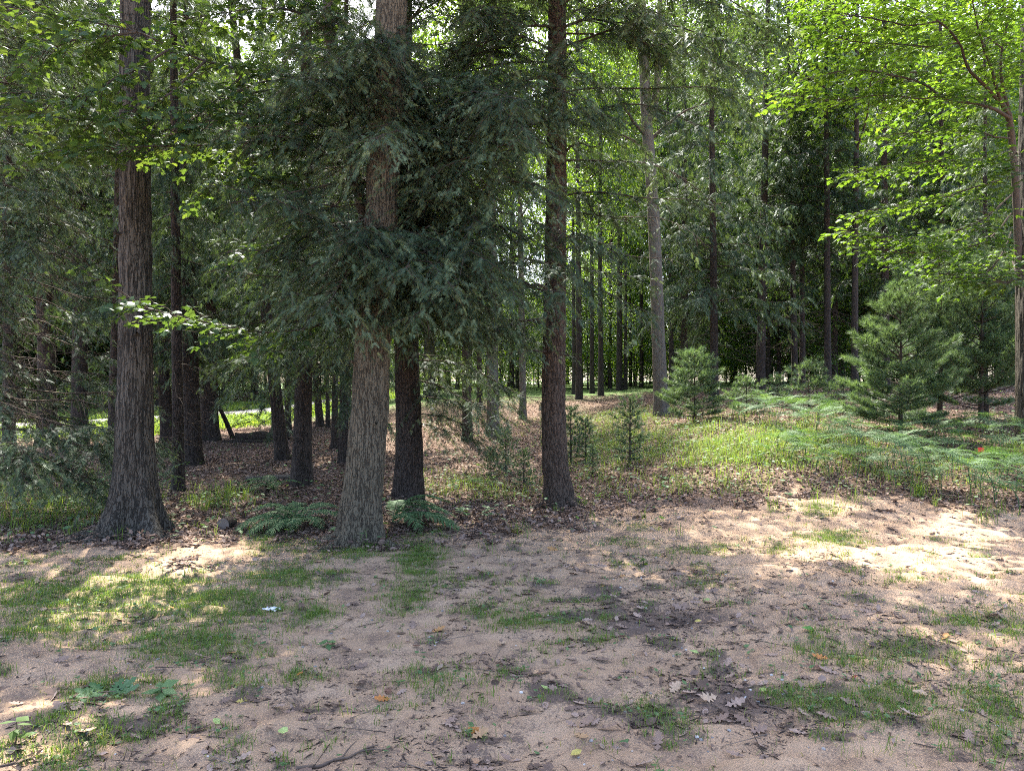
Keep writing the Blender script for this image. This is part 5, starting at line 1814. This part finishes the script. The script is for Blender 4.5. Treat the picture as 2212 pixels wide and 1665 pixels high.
# ------------------------------------------------------------------ grass (nobody could count it)
def blades(P, h, lean, rng, wmul=1.0, tints=(.25, .75)):
    n = len(P)
    a = rng.uniform(0, 2 * pi, n)
    d = np.stack([np.cos(a), np.sin(a), 0 * a], -1)
    sd_ = np.stack([-np.sin(a + rng.normal(size=n) * .5), np.cos(a), 0 * a], -1)
    ln = (lean * rng.uniform(.2, 1.2, n))[:, None]
    hh = (h * rng.uniform(.5, 1.15, n))[:, None]
    wd = (.0022 + .006 * hh) * wmul
    m1_ = P + d * hh * ln * .35 + np.array([0, 0, .62]) * hh
    tip = P + d * hh * ln * 1.15 + np.array([0, 0, 1.]) * hh * (1.02 - .32 * ln)
    V = np.stack([P - sd_ * wd * .8, P + sd_ * wd * .8, m1_ + sd_ * wd * .7, m1_ - sd_ * wd * .7, tip], 1).reshape(-1, 3)
    F = np.array([[0, 1, 2], [0, 2, 3], [3, 2, 4]])
    F = (F[None] + (np.arange(n) * 5)[:, None, None]).reshape(-1, 3)
    return V, F, np.repeat(rng.uniform(*tints, n), 3)


rng = np.random.default_rng(400)


def sample_area(n, x0, x1, y0, y1, rng, which, power=1.0):
    X, Y = rng.uniform(x0, x1, n), rng.uniform(y0, y1, n)
    Z = gz(X, Y)
    mk = masks(X, Y, Z)
    w_ = which(*mk, X, Y)
    k = rng.random(n) < np.clip(w_, 0, 1)**power
    return np.stack([X, Y, Z - .004], -1)[k], mk[1][k]


def fan_area(n, y0, y1, rng, which, ext=1.12, bias=1.0):
    Y = y0 + (y1 - y0) * rng.random(n)**bias
    X = rng.uniform(-.72, .72, n) * Y * ext
    Z = gz(X, Y)
    mk = masks(X, Y, Z)
    w_ = which(*mk, X, Y)
    k = rng.random(n) < np.clip(w_, 0, 1)
    return np.stack([X, Y, Z - .004], -1)[k]


# clumps: each seed point grows a tuft
def tufted(seeds, per, rad, rng):
    n = len(seeds)
    k = rng.integers(1, per + 1, n)
    idx = np.repeat(np.arange(n), k)
    off = rng.normal(size=(len(idx), 2)) * rad
    X, Y = seeds[idx, 0] + off[:, 0], seeds[idx, 1] + off[:, 1]
    return np.stack([X, Y, gz(X, Y) - .004], -1)


S1 = fan_area(190000, 2.4, 10.5, rng, lambda s, g, so_, l, u, X, Y: s * g**1.6 * np.where(X < 0, .75, .45))
G = [blades(tufted(S1, 11, .022, rng), .05, .85, rng, .8, (.1, .84))]
S2 = fan_area(9000, 2.6, 9, rng, lambda s, g, so_, l, u, X, Y: s * (.01 + .16 * g))
G.append(blades(tufted(S2, 9, .03, rng), .1, .75, rng, .7, (.15, .9)))
S2b = fan_area(60000, 2.5, 9.5, rng, lambda s, g, so_, l, u, X, Y: s * (.03 + .5 * g + .1 * l))
G.append(blades(S2b + np.array([0, 0, .004]), .05, 1.25, rng, .7, (.86, 1)))
V, F, T = join(G)
tag(link('short_grass', mk_mesh('short_grass', V, F, M['grass'], {'tint': T})), 'sparse short green grass growing in patches over the sand', 'grass', kind='stuff')
# tall grass on the forest floor
S3 = fan_area(170000, 8.0, 24, rng, lambda s, g, so_, l, u, X, Y: u**1.4 * .55 * (1 - s), bias=1.3)
G = [blades(tufted(S3, 7, .06, rng), .22, 1.0, rng, .9, (.35, .92))]
S4 = fan_area(5000, 7.2, 11, rng, lambda s, g, so_, l, u, X, Y: .05 * (1 - abs(s - .5) * 2) + .04 * u)
G.append(blades(tufted(S4, 12, .04, rng), .2, .7, rng, 1.0, (.2, .9)))
tl = []
for (u, v, n, h, r) in [(1985, 1072, 90, .28, .06), (1770, 1100, 40, .3, .18), (1850, 1085, 25, .3, .08), (2150, 1110, 40, .25, .12), (470, 1080, 40, .32, .16), (495, 1072, 25, .36, .08), (235, 1100, 25, .4, .05), (160, 1110, 60, .3, .25), (1480, 1010, 50, .3, .1),
                        (2195, 985, 160, .35, .2), (60, 1130, 60, .25, .3), (1260, 1095, 50, .16, .08), (1670, 1100, 25, .22, .05), (2130, 1130, 25, .2, .06), (1200, 1105, 25, .12, .05), (1830, 985, 80, .3, .25), (1630, 1000, 60, .3, .15)]:
    x, y, z = gp(u, v)
    q = np.stack([x + rng.normal(size=n) * r, y + rng.normal(size=n) * r * .6], -1)
    tl.append(np.stack([q[:, 0], q[:, 1], gz(q[:, 0], q[:, 1]) - .005], -1))
    G.append(blades(tl[-1], h, .7, rng, .9, (.3, .85)))
V, F, T = join(G)
tag(link('tall_grass', mk_mesh('tall_grass', V, F, M['grass'], {'tint': T})), 'loose tall grass on the forest floor behind the sand', 'grass', kind='stuff')
SW = fan_area(14000, 2.6, 9, rng, lambda s, g, so_, l, u, X, Y: s * (.02 + .28 * g))
SW = tufted(SW, 4, .02, rng)
nn = len(SW)
an = rng.uniform(0, 6.28, nn)
wd_ = place(*KITE, SW + np.stack([0 * an, 0 * an, rng.uniform(.004, .03, nn)], -1), np.stack([np.cos(an), np.sin(an), rng.uniform(0, .6, nn)], -1), np.array([0, 0, 1.]) + rng.normal(size=(nn, 3)) * .25, rng.uniform(.015, .045, nn), rng.random(nn))
tag(link('low_weeds', mk_mesh('low_weeds', wd_[0], wd_[1], M['fern'], {'tint': wd_[2]})), 'tiny low weeds mixed into the grass on the sand', 'weeds', kind='stuff')
# low leafy ground cover on the forest floor
S5 = fan_area(60000, 7.5, 24, rng, lambda s, g, so_, l, u, X, Y: (.05 + u * .5) * (1 - s), bias=1.2)
nn = len(S5)
an = rng.uniform(0, 6.28, nn)
cov = place(*KITE, S5 + np.stack([0 * an, 0 * an, rng.uniform(.02, .16, nn)], -1), np.stack([np.cos(an), np.sin(an), rng.uniform(-.3, .5, nn)], -1), np.array([0, 0, 1.]) + rng.normal(size=(nn, 3)) * .3, rng.uniform(.04, .1, nn), rng.random(nn))
tag(link('ground_cover', mk_mesh('ground_cover', cov[0], cov[1], M['fern'], {'tint': cov[2]})), 'low green seedlings and weeds scattered over the forest floor', 'ground cover', kind='stuff')
# sunlit verge grass by the road
n = 60000
k = rng.integers(20, 100, n)
off = rng.uniform(2.3, 9, n) * np.where(rng.random(n) < .5, 1, -1)
q = ROAD[k] + rn[k] * off[:, None] + rng.normal(size=(n, 2)) * .4
vis = (q[:, 1] > 22)
q = q[vis]
V, F, T = blades(np.stack([q[:, 0], q[:, 1], gz(q[:, 0], q[:, 1])], -1), .32, .8, rng, 4.0, (.4, .9))
tag(link('verge_grass', mk_mesh('verge_grass', V, F, M['grass'], {'tint': T})), 'bright sunlit grass along both sides of the road beyond the trees', 'grass', kind='stuff')

# ------------------------------------------------------------------ dead leaves, crumbs, pebbles, twigs
def oak_leaf():
    half = [(-.15, .0), (0, .05), (.12, .2), (.2, .1), (.36, .3), (.45, .13), (.62, .32), (.72, .13), (.86, .18), (1.0, 0)]
    up = [(x, y, .5 * y * y + .22 * x * x - .1 * x) for x, y in half]
    dn = [(x, -y, z * .6) for x, y, z in up[1:-1]][::-1]
    V = [(.4, 0, -.03)] + up + dn
    n = len(V) - 1
    return np.array(V, float), np.array([(0, 1 + (i + 1) % n, 1 + i) for i in range(n)])[:, ::-1]


OAKL = oak_leaf()
CURL = (np.array([(0, 0, 0), (.3, .26, .1), (.7, .24, .16), (1, 0, .12), (.7, -.22, .05), (.3, -.25, .14), (.5, 0, -.02)], float),
        np.array([(6, 1, 0), (6, 2, 1), (6, 3, 2), (6, 4, 3), (6, 5, 4), (6, 0, 5)]))


def scatter(P, tmpl, size, flat, rng, lift=.008, tints=None):
    n = len(P)
    a = rng.uniform(0, 6.28, n)
    d = np.stack([np.cos(a), np.sin(a), rng.normal(size=n) * flat * .6], -1)
    nr = np.array([0, 0, 1.]) + rng.normal(size=(n, 3)) * flat
    nr *= np.where(rng.random(n) < .3, -1, 1)[:, None] if flat > .25 else 1
    t = rng.random(n) * .86 if tints is None else tints
    return place(*tmpl, P + np.array([0, 0, lift]), d, nr, rng.uniform(*size, n), t)


S6 = fan_area(420000, 7.2, 34, rng, lambda s, g, so_, l, u, X, Y: (1 - s) * l * .75, bias=1.25)
S7 = fan_area(40000, 2.4, 9.5, rng, lambda s, g, so_, l, u, X, Y: s * (.03 + .5 * l + .12 * so_))
lt = np.clip(.22 + rng.random(len(S7)) * .68 + (rng.random(len(S7)) < .03) * .3, 0, 1)
ring_ = []
for (bb, rr_, nn_) in ((b1, .36, 420), (b2, .3, 300), (b3, .3, 200), (b4, .27, 320)):
    a_ = rng.uniform(0, 2 * pi, nn_)
    q_ = rr_ + np.abs(rng.normal(size=nn_)) * .22
    X_, Y_ = bb[0] + np.cos(a_) * q_, bb[1] + np.sin(a_) * q_
    ring_.append(np.stack([X_, Y_, gz(X_, Y_) + np.clip(.09 - (q_ - rr_) * .3, 0, .09) * rng.random(nn_)], -1))
V, F, T = join([scatter(np.concatenate(ring_), CURL, (.03, .085), .5, rng, .01), scatter(S6, CURL, (.03, .075), .45, rng, .012), scatter(S7[::2], OAKL, (.05, .11), .3, rng, .01, lt[::2]), scatter(S7[1::2], CURL, (.03, .07), .4, rng, .008, lt[1::2])])
tag(link('leaf_litter', mk_mesh('leaf_litter', V, F, M['litter'], {'tint': T})), 'brown dead leaves strewn over the forest floor and sand', 'dead leaves', kind='stuff')
CR = (np.array([(0, 0, 0), (.4, .3, .12), (1, .1, 0), (.5, -.3, .05)], float), np.array([(0, 2, 1), (0, 3, 2)]))
S8 = fan_area(340000, 2.3, 9.8, rng, lambda s, g, so_, l, u, X, Y: s * np.clip(.2 + .7 * so_ + .5 * l + .2 * g + .15 * (X > -.5), 0, 1) * np.clip(5 * (fbm(X * 2.6, Y * 3.6, 0, 91, 3) - .46), .02, 1) * np.clip(5 * (fbm(X * 11, Y * 11, 0, 93, 2) - .4), .1, 1), bias=.9)
h_ = len(S8) // 2
V, F, T = join([scatter(S8[:h_], CR, (.005, .022), .35, rng, .003), scatter(S8[h_:], (CR[0] * np.array([1, .3, 1]), CR[1]), (.015, .06), .3, rng, .004)])
tag(link('leaf_crumbs', mk_mesh('leaf_crumbs', V, F, M['crumb'], {'tint': T})), 'dark crumbs of rotted leaf scattered on the sand', 'leaf crumbs', kind='stuff')
PB = (np.array([(1, 0, 0), (0, 1, 0), (-1, 0, 0), (0, -1, 0), (.55, .6, .5), (-.6, .55, .55), (-.5, -.6, .5), (.6, -.55, .45), (0, 0, .75)], float),
      np.array([(0, 1, 4), (1, 5, 4), (1, 2, 5), (2, 6, 5), (2, 3, 6), (3, 7, 6), (3, 0, 7), (0, 4, 7), (4, 5, 8), (5, 6, 8), (6, 7, 8), (7, 4, 8)]))
S9 = fan_area(9000, 2.3, 7.5, rng, lambda s, g, so_, l, u, X, Y: s * (.05 + .5 * so_) * np.clip(3.5 * (fbm(X * 1.6, Y * 1.6, 0, 95, 2) - .4), .03, 1))
V, F, T = scatter(S9, PB, (.004, .013), .15, rng, .002)
tag(link('gravel', mk_mesh('gravel', V, F, M['pebble'], {'tint': T}, smooth=True)), 'small grey and white pebbles scattered in the sand', 'pebbles', kind='stuff')
S10 = fan_area(6000, 2.4, 12, rng, lambda s, g, so_, l, u, X, Y: .1 + .3 * l)
n = len(S10)
a = rng.uniform(0, 6.28, n)
ln = rng.uniform(.04, .2, n)
dv = np.stack([np.cos(a) * ln, np.sin(a) * ln], -1)
A = np.stack([S10[:, 0] - dv[:, 0], S10[:, 1] - dv[:, 1]], -1)
B = np.stack([S10[:, 0] + dv[:, 0], S10[:, 1] + dv[:, 1]], -1)
A = np.stack([A[:, 0], A[:, 1], gz(A[:, 0], A[:, 1]) + .006], -1)
B = np.stack([B[:, 0], B[:, 1], gz(B[:, 0], B[:, 1]) + .008], -1)
V, F, T = sticks(A, B, rng.uniform(.0015, .004, n), .001)
tag(link('twig_litter', mk_mesh('twig_litter', V, F, M['twig'], {'tint': T})), 'thin bits of twig scattered over sand and forest floor', 'twigs', kind='stuff')

# ------------------------------------------------------------------ single things on the ground
def stick(label, pts, r0, r1, forks=()):
    P0 = np.array([gp(u, v) for u, v in pts])
    P = spline(P0, 24)
    P[:, 2] = gz(P[:, 0], P[:, 1]) + r0 * .8
    off = P[0].copy()
    t = thing('fallen_stick', label, 'stick', off)
    V, F, T = tube(P - off, np.linspace(r0, r1, 24) * (1 + .15 * R.normal(size=24)), 7)
    link('stem', mk_mesh('stem', V, F, M['twig'], {'tint': T * 0 + .55}, smooth=True), t)
    for (k, a, l) in forks:
        d = unit(P[k + 1] - P[k])
        e = P[k] + (d * math.cos(a) + np.array([-d[1], d[0], 0]) * math.sin(a)) * l
        e[2] = float(gz(e[0], e[1])) + .012
        V, F, T = tube(spline([P[k] - off, (P[k] + e) / 2 - off + np.array([0, 0, .006]), e - off], 8), np.linspace(r0 * .5, r1 * .6, 8), 6)
        link('side_twig', mk_mesh('side_twig', V, F, M['twig'], {'tint': T * 0 + .5}, smooth=True), t)


stick('long thin curved stick lying on the sand near the bottom middle', [(640, 1652), (720, 1640), (770, 1628), (815, 1614)], .009, .003, [(10, .6, .12), (16, -.5, .1)])
stick('dark fallen twig lying on the sand at the bottom left corner', [(0, 1648), (40, 1640), (80, 1632)], .006, .003, [(12, .5, .08)])
stick('thin twig slanting across the sand at lower left', [(70, 1610), (110, 1580), (150, 1562), (175, 1550)], .004, .002, [(9, .6, .1)])
stick('dark forked twig on dark soil right of the bottom middle', [(1640, 1520), (1670, 1530), (1700, 1538)], .007, .003, [(10, .7, .09), (14, -.7, .07)])
stick('thin dead stem sticking up from the sand beside the leaf pile', [(968, 1172), (972, 1160), (976, 1148)], .004, .002)

# leaning dead pole and the log mound near the verge
b = base_of(505, 22.5)
t = thing('dead_pole', 'thin dead pole leaning against the flared trunk by the verge', 'dead tree', b)
q = px(458, 850, 21.9) - np.array(b)
V, F, T = tube(spline([np.array([0, 0, -.05]), q * .5 + np.array([.02, 0, 0]), q], 16), np.linspace(.075, .05, 16), 10)
link('trunk', mk_mesh('trunk', V, F, M['dark'], smooth=True), t)


def log_obj(name, label, cat, u, Y, L, r, rz, mat, tilt=0.0, endmat=None):
    bx, by, bz = base_of(u, Y)
    t = thing(name, label, cat, (bx, by, bz + r * .75), rz=rz)
    xs_ = np.linspace(-L / 2, L / 2, 14)
    P = np.stack([xs_, .05 * L * np.sin(xs_ / L * 3), xs_ * tilt], -1)
    rad = r * (1 + .12 * np.sin(xs_ * 9 + u)) * np.linspace(1.08, .88, 14)
    V, F, T = tube(P, rad, 18)
    V = V + (fbm(V[:, 0] * 6, V[:, 1] * 9, V[:, 2] * 9, 15, 3) - .5)[:, None] * np.array([0, 1, 1]) * r * .5
    link('bark', mk_mesh('bark', V, F, mat, smooth=True), t)
    for e, s in ((0, 1), (-1, -1)):
        ring = V[:18] if e == 0 else V[-18:]
        c = ring.mean(0)
        Vc = np.vstack([ring, c[None] + np.array([[.004 * s, 0, 0]])])
        Fc = np.array([(18, (i + 1) % 18, i) if s > 0 else (18, i, (i + 1) % 18) for i in range(18)])
        link('cut_end', mk_mesh('cut_end', Vc, Fc, M['twig'], {'tint': np.full(18, .9)}), t)
    return t


log_obj('fallen_log', 'dark rotten log lying by the verge left of the left-leaning trunk', 'log', 568, 21.5, 1.5, .17, .25, M['dark'], .05)
log_obj('fallen_log', 'thin pale log lying beside the split trunk', 'log', 585, 12.6, .8, .05, .15, M['grey'])
log_obj('fallen_log', 'long low dark log on the brown slope behind the dead pole', 'log', 545, 21.0, 1.6, .06, .12, M['dark'])
log_obj('fallen_log', 'short round rotten log end on leaves left of the lush fern clump', 'log', 492, 8.55, .22, .065, 1.35, M['dark'])
b = base_of(1672, 23.0)
t = thing('tree_stump', 'low dark stump on the brown bank below the leaning skirted trunk', 'stump', b)
V, F = trunk_geo([(0, 0, -.1), (0, 0, .22)], [.17, .16], 28, .04, flare=.1, flare_h=.12, furrow=.012, ffreq=12, seed=5)
link('bark', mk_mesh('bark', V, F, M['dark'], smooth=True), t)
ring = V[-28:]
link('cut_top', mk_mesh('cut_top', np.vstack([ring, ring.mean(0)[None]]), np.array([(28, i, (i + 1) % 28) for i in range(28)]), M['twig'], {'tint': np.full(28, .7)}), t)

# green fallen oak sprig in the left foreground
x, y, z = gp(228, 1497)
t = thing('fallen_sprig', 'dark green oak leaf sprig fallen on the sand at lower left', 'leaf sprig', (x, y, float(gz(x, y)) + .012))
for az, s, el in ((5, .15, .12), (35, .13, .3), (70, .09, .3), (150, .11, .15), (185, .13, .1), (215, .14, .02), (250, .14, .0), (300, .09, .05)):
    V, F, T = place(*OAKL, np.array([[math.cos(math.radians(az)) * .03, math.sin(math.radians(az)) * .03, .012]]), np.array([[math.cos(math.radians(az)), math.sin(math.radians(az)), el]]), np.array([[0, -.2, 1.]]), np.array([s]), np.array([.2]))
    link('leaf', mk_mesh('leaf', V, F, M['darkfern'], {'tint': T}), t)
V, F, T = tube([(-.04, 0, .012), (.0, 0, .018), (.05, .01, .014)], [.003, .003, .002], 5)
link('twig', mk_mesh('twig', V, F, M['twig'], {'tint': T * 0 + .6}), t)

# fallen leaves one can point at
mats_leaf = {}
for nm, c in (('orange', (.48, .2, .06)), ('pale green', (.36, .46, .16)), ('tan', (.42, .27, .15)), ('yellow', (.5, .42, .12)), ('brown', (.17, .09, .06)), ('red-brown', (.3, .08, .05)), ('green', (.1, .26, .05)), ('buff', (.5, .36, .25))):
    m_ = tint_mat(nm.replace(' ', '_').replace('-', '_') + '_fallen_leaf', [(0, tuple(v * .8 for v in c)), (1, c)], .7, .3, .15)
    mats_leaf[nm] = m_
for (u, v, s, nm, kind, lab) in [
        (1043, 1586, .085, 'orange', 'c', 'rounded orange dead leaf on the sand near bottom middle'), (1022, 1596, .09, 'tan', 'o', 'lobed tan dead leaf just left of the rounded orange one'),
        (475, 1556, .06, 'pale green', 'c', 'pale green fallen leaf on bare sand left of bottom middle'), (601, 1584, .075, 'pale green', 'c', 'larger pale green fallen leaf right of the small pale one'),
        (512, 1509, .06, 'yellow', 'o', 'small yellowish fallen leaf above the two pale green ones'), (840, 1512, .08, 'orange', 'o', 'orange lobed leaf beside pebbles in the lower middle'),
        (832, 1494, .08, 'brown', 'o', 'curled brown leaf just above the orange lobed leaf'), (893, 1396, .07, 'brown', 'o', 'curled brown leaf on smooth sand left of the grass tufts'),
        (1243, 1588, .09, 'tan', 'o', 'light tan leaf lying on the sand right of bottom middle'), (1090, 1391, .09, 'buff', 'o', 'buff curled leaf on sand above the middle grass tufts'),
        (1787, 1425, .09, 'orange', 'o', 'orange-brown leaf on the edge of the right grass tuft'), (1782, 1452, .11, 'brown', 'o', 'big dark brown leaf below the orange-brown leaf at right'),
        (1845, 1462, .07, 'red-brown', 'o', 'red-brown leaf right of the big dark brown one'), (1545, 1508, .11, 'buff', 'o', 'grey-buff oak leaf lying across dark soil at lower right'),
        (1450, 1500, .11, 'buff', 'o', 'buff oak leaf at the left rim of the dark soil'), (1183, 1493, .05, 'pale green', 'c', 'small pale green leaf by the lower middle grass'),
        (1896, 1195, .07, 'red-brown', 'c', 'red-brown leaf lying in the sunlit sand at right'), (1510, 1414, .06, 'pale green', 'c', 'pale green leaf on grit right of the centre'),
        (1232, 1635, .06, 'yellow', 'c', 'yellow-green leaf near the bottom edge right of middle'), (2005, 1505, .09, 'buff', 'c', 'buff leaf beside the right-hand grass patch'),
        (1640, 1488, .06, 'pale green', 'c', 'little pale leaf on dark soil above the forked twig'), (775, 1470, .08, 'buff', 'o', 'pale buff leaf lying on bare sand left of lower middle'),
        (1760, 1365, .09, 'green', 'c', 'fresh green leaf atop the grass tuft at right'), (640, 1466, .05, 'orange', 'c', 'small orange leaf fragment left of the pale buff leaf'), (1520, 1292, .05, 'pale green', 'c', 'pale bluish leaf on the grit right of centre'),
        (1500, 1345, .05, 'yellow', 'c', 'tiny yellow leaf in the gritty patch right of centre')]:
    x, y, z = gp(u, v)
    z = float(gz(x, y)) + .012
    a = R.uniform(0, 6.28)
    V, F, T = place(*(OAKL if kind == 'o' else CURL), np.array([[0, 0, 0.]]), np.array([[math.cos(a), math.sin(a), .08]]), np.array([[R.normal() * .25, -.35 + R.normal() * .15, 1.]]), np.array([s]), np.array([.5]))
    tag(link('fallen_leaf', mk_mesh('fallen_leaf', V, F, mats_leaf[nm], {'tint': T}), None, (x, y, z)), lab, 'leaf', 'single fallen leaves on the sand')


def leaf_heap(label, u, v, r, n, tint):
    x, y, z = gp(u, v)
    z = float(gz(x, y))
    t = thing('leaf_heap', label, 'dead leaves', (x, y, z))
    p = R.normal(size=(n, 3)) * np.array([r, r * .6, 0])
    p[:, 2] = np.abs(R.normal(size=n)) * r * .35 + .01
    a = R.uniform(0, 6.28, n)
    V, F, T = place(*OAKL, p, np.stack([np.cos(a), np.sin(a), R.normal(size=n) * .4], -1), np.array([0, 0, 1.]) + R.normal(size=(n, 3)) * .5, R.uniform(.07, .12, n), np.clip(tint + R.normal(size=n) * .15, 0, 1))
    link('leaves', mk_mesh('leaves', V, F, M['litter'], {'tint': T}), t)


leaf_heap('curled brown leaf heap on sand in front of the furrowed oak', 312, 1172, .1, 22, .55)
leaf_heap('small dark curled leaf heap on sand, lower of the two by the furrowed oak', 397, 1222, .08, 16, .35)
leaf_heap('dark leaf heap on the sand edge left of the reddish hemlock', 1095, 1150, .12, 24, .3)

# scrap of foil, marker flag, seedlings
x, y, z = gp(587, 1316)
fm, t_, N_, L_ = new_mat('crumpled_foil')
b_ = N_('ShaderNodeBsdfPrincipled')
b_.inputs['Base Color'].default_value = (.72, .76, .82, 1)
b_.inputs['Roughness'].default_value = .45
b_.inputs['Metallic'].default_value = .3
L_(b_.outputs[0], N_('ShaderNodeOutputMaterial').inputs[0])
gxx, gyy = np.meshgrid(np.linspace(-.06, .06, 12), np.linspace(-.025, .025, 7), indexing='ij')
hz = fbm(gxx * 45, gyy * 45, 0, 19, 2) * .035 + .004
i, j = np.meshgrid(np.arange(11), np.arange(6), indexing='ij')
FF = np.stack([i * 7 + j, (i + 1) * 7 + j, (i + 1) * 7 + j + 1, i * 7 + j + 1], -1).reshape(-1, 4)
o = link('litter_scrap', mk_mesh('litter_scrap', np.stack([gxx + .01 * np.sin(gyy * 90), gyy, hz], -1).reshape(-1, 3), FF, fm), None, (x, y, float(gz(x, y))))
o.rotation_euler = (0, 0, -.3)
tag(o, 'crumpled whitish scrap of wrapper lying in the grass', 'litter')
x, y, z = gp(2112, 1005)
t = thing('marker_flag', 'tiny red marker flag on a wire among the bracken at right', 'flag', (x, y, float(gz(x, y))))
V, F, T = tube([(0, 0, -.05), (0, 0, .28)], [.002, .002], 6)
link('wire', mk_mesh('wire', V, F, M['twig'], {'tint': T * 0 + .5}), t)
rmat, t_, N_, L_ = new_mat('red_plastic')
b_ = N_('ShaderNodeBsdfPrincipled')
b_.inputs['Base Color'].default_value = (.75, .02, .02, 1)
b_.inputs['Roughness'].default_value = .5
L_(b_.outputs[0], N_('ShaderNodeOutputMaterial').inputs[0])
link('flag', mk_mesh('flag', np.array([(0, 0, .21), (.05, .004, .212), (.1, 0, .2), (.1, 0, .275), (.05, .004, .28), (0, 0, .28), (0, .003, .21), (.05, .007, .212), (.1, .003, .2), (.1, .003, .275), (.05, .007, .28), (0, .003, .28)]), np.array([(0, 1, 4, 5), (1, 2, 3, 4), (7, 6, 11, 10), (8, 7, 10, 9)]), rmat), t)


def seedling(label, u, v, h, n, size, rng, mat='fern', tm=None):
    x, y, z = gp(u, v)
    t = thing('leafy_seedling', label, 'seedling', (x, y, float(gz(x, y))))
    st = spline([(0, 0, -.02), (.01, 0, h * .5), (.0, .01, h)], 8)
    V, F, T = tube(st, np.linspace(.004, .0015, 8), 5)
    link('stem', mk_mesh('stem', V, F, M['branch'], {'tint': T * 0 + .8}), t)
    k = np.linspace(.35, 1, n)
    a = np.arange(n) * 2.4 + rng.random()
    p = np.stack([np.interp(k, np.linspace(0, 1, 8), st[:, q]) for q in range(3)], -1)
    V, F, T = place(*(tm or KITE), p, np.stack([np.cos(a), np.sin(a), rng.uniform(-.3, .3, n)], -1), np.array([0, 0, 1.]) + rng.normal(size=(n, 3)) * .2, rng.uniform(.8, 1.2, n) * size, rng.uniform(.4, .9, n))
    link('leaves', mk_mesh('leaves', V, F, M[mat], {'tint': T}), t)


rng = np.random.default_rng(500)
seedling('pale leafy seedling on the sand at the right foot of the furrowed oak', 368, 1146, .2, 14, .07, rng, 'maple_light')
seedling('broad-leaved seedling among dead leaves right of the green fern', 1000, 1120, .16, 9, .12, rng, 'fern')
seedling('second broad-leaved seedling farther right among the dead leaves', 1052, 1122, .16, 8, .11, rng, 'fern')
seedling('short dead-looking upright sprout in the grass left of the leaning oak line', 603, 1264, .12, 3, .03, rng, 'fern')
seedling('small bright weed on sand right of the middle', 1388, 1215, .08, 9, .06, rng, 'maple_light')
seedling('bright strap-leaved weed at the lower left edge', 32, 1600, .12, 6, .08, rng, 'maple_light')
seedling('pale weed rosette right of the fallen oak sprig', 345, 1490, .05, 9, .09, rng, 'fern')
seedling('small broad weed on smooth sand above the middle tufts', 705, 1392, .05, 8, .07, rng, 'fern')
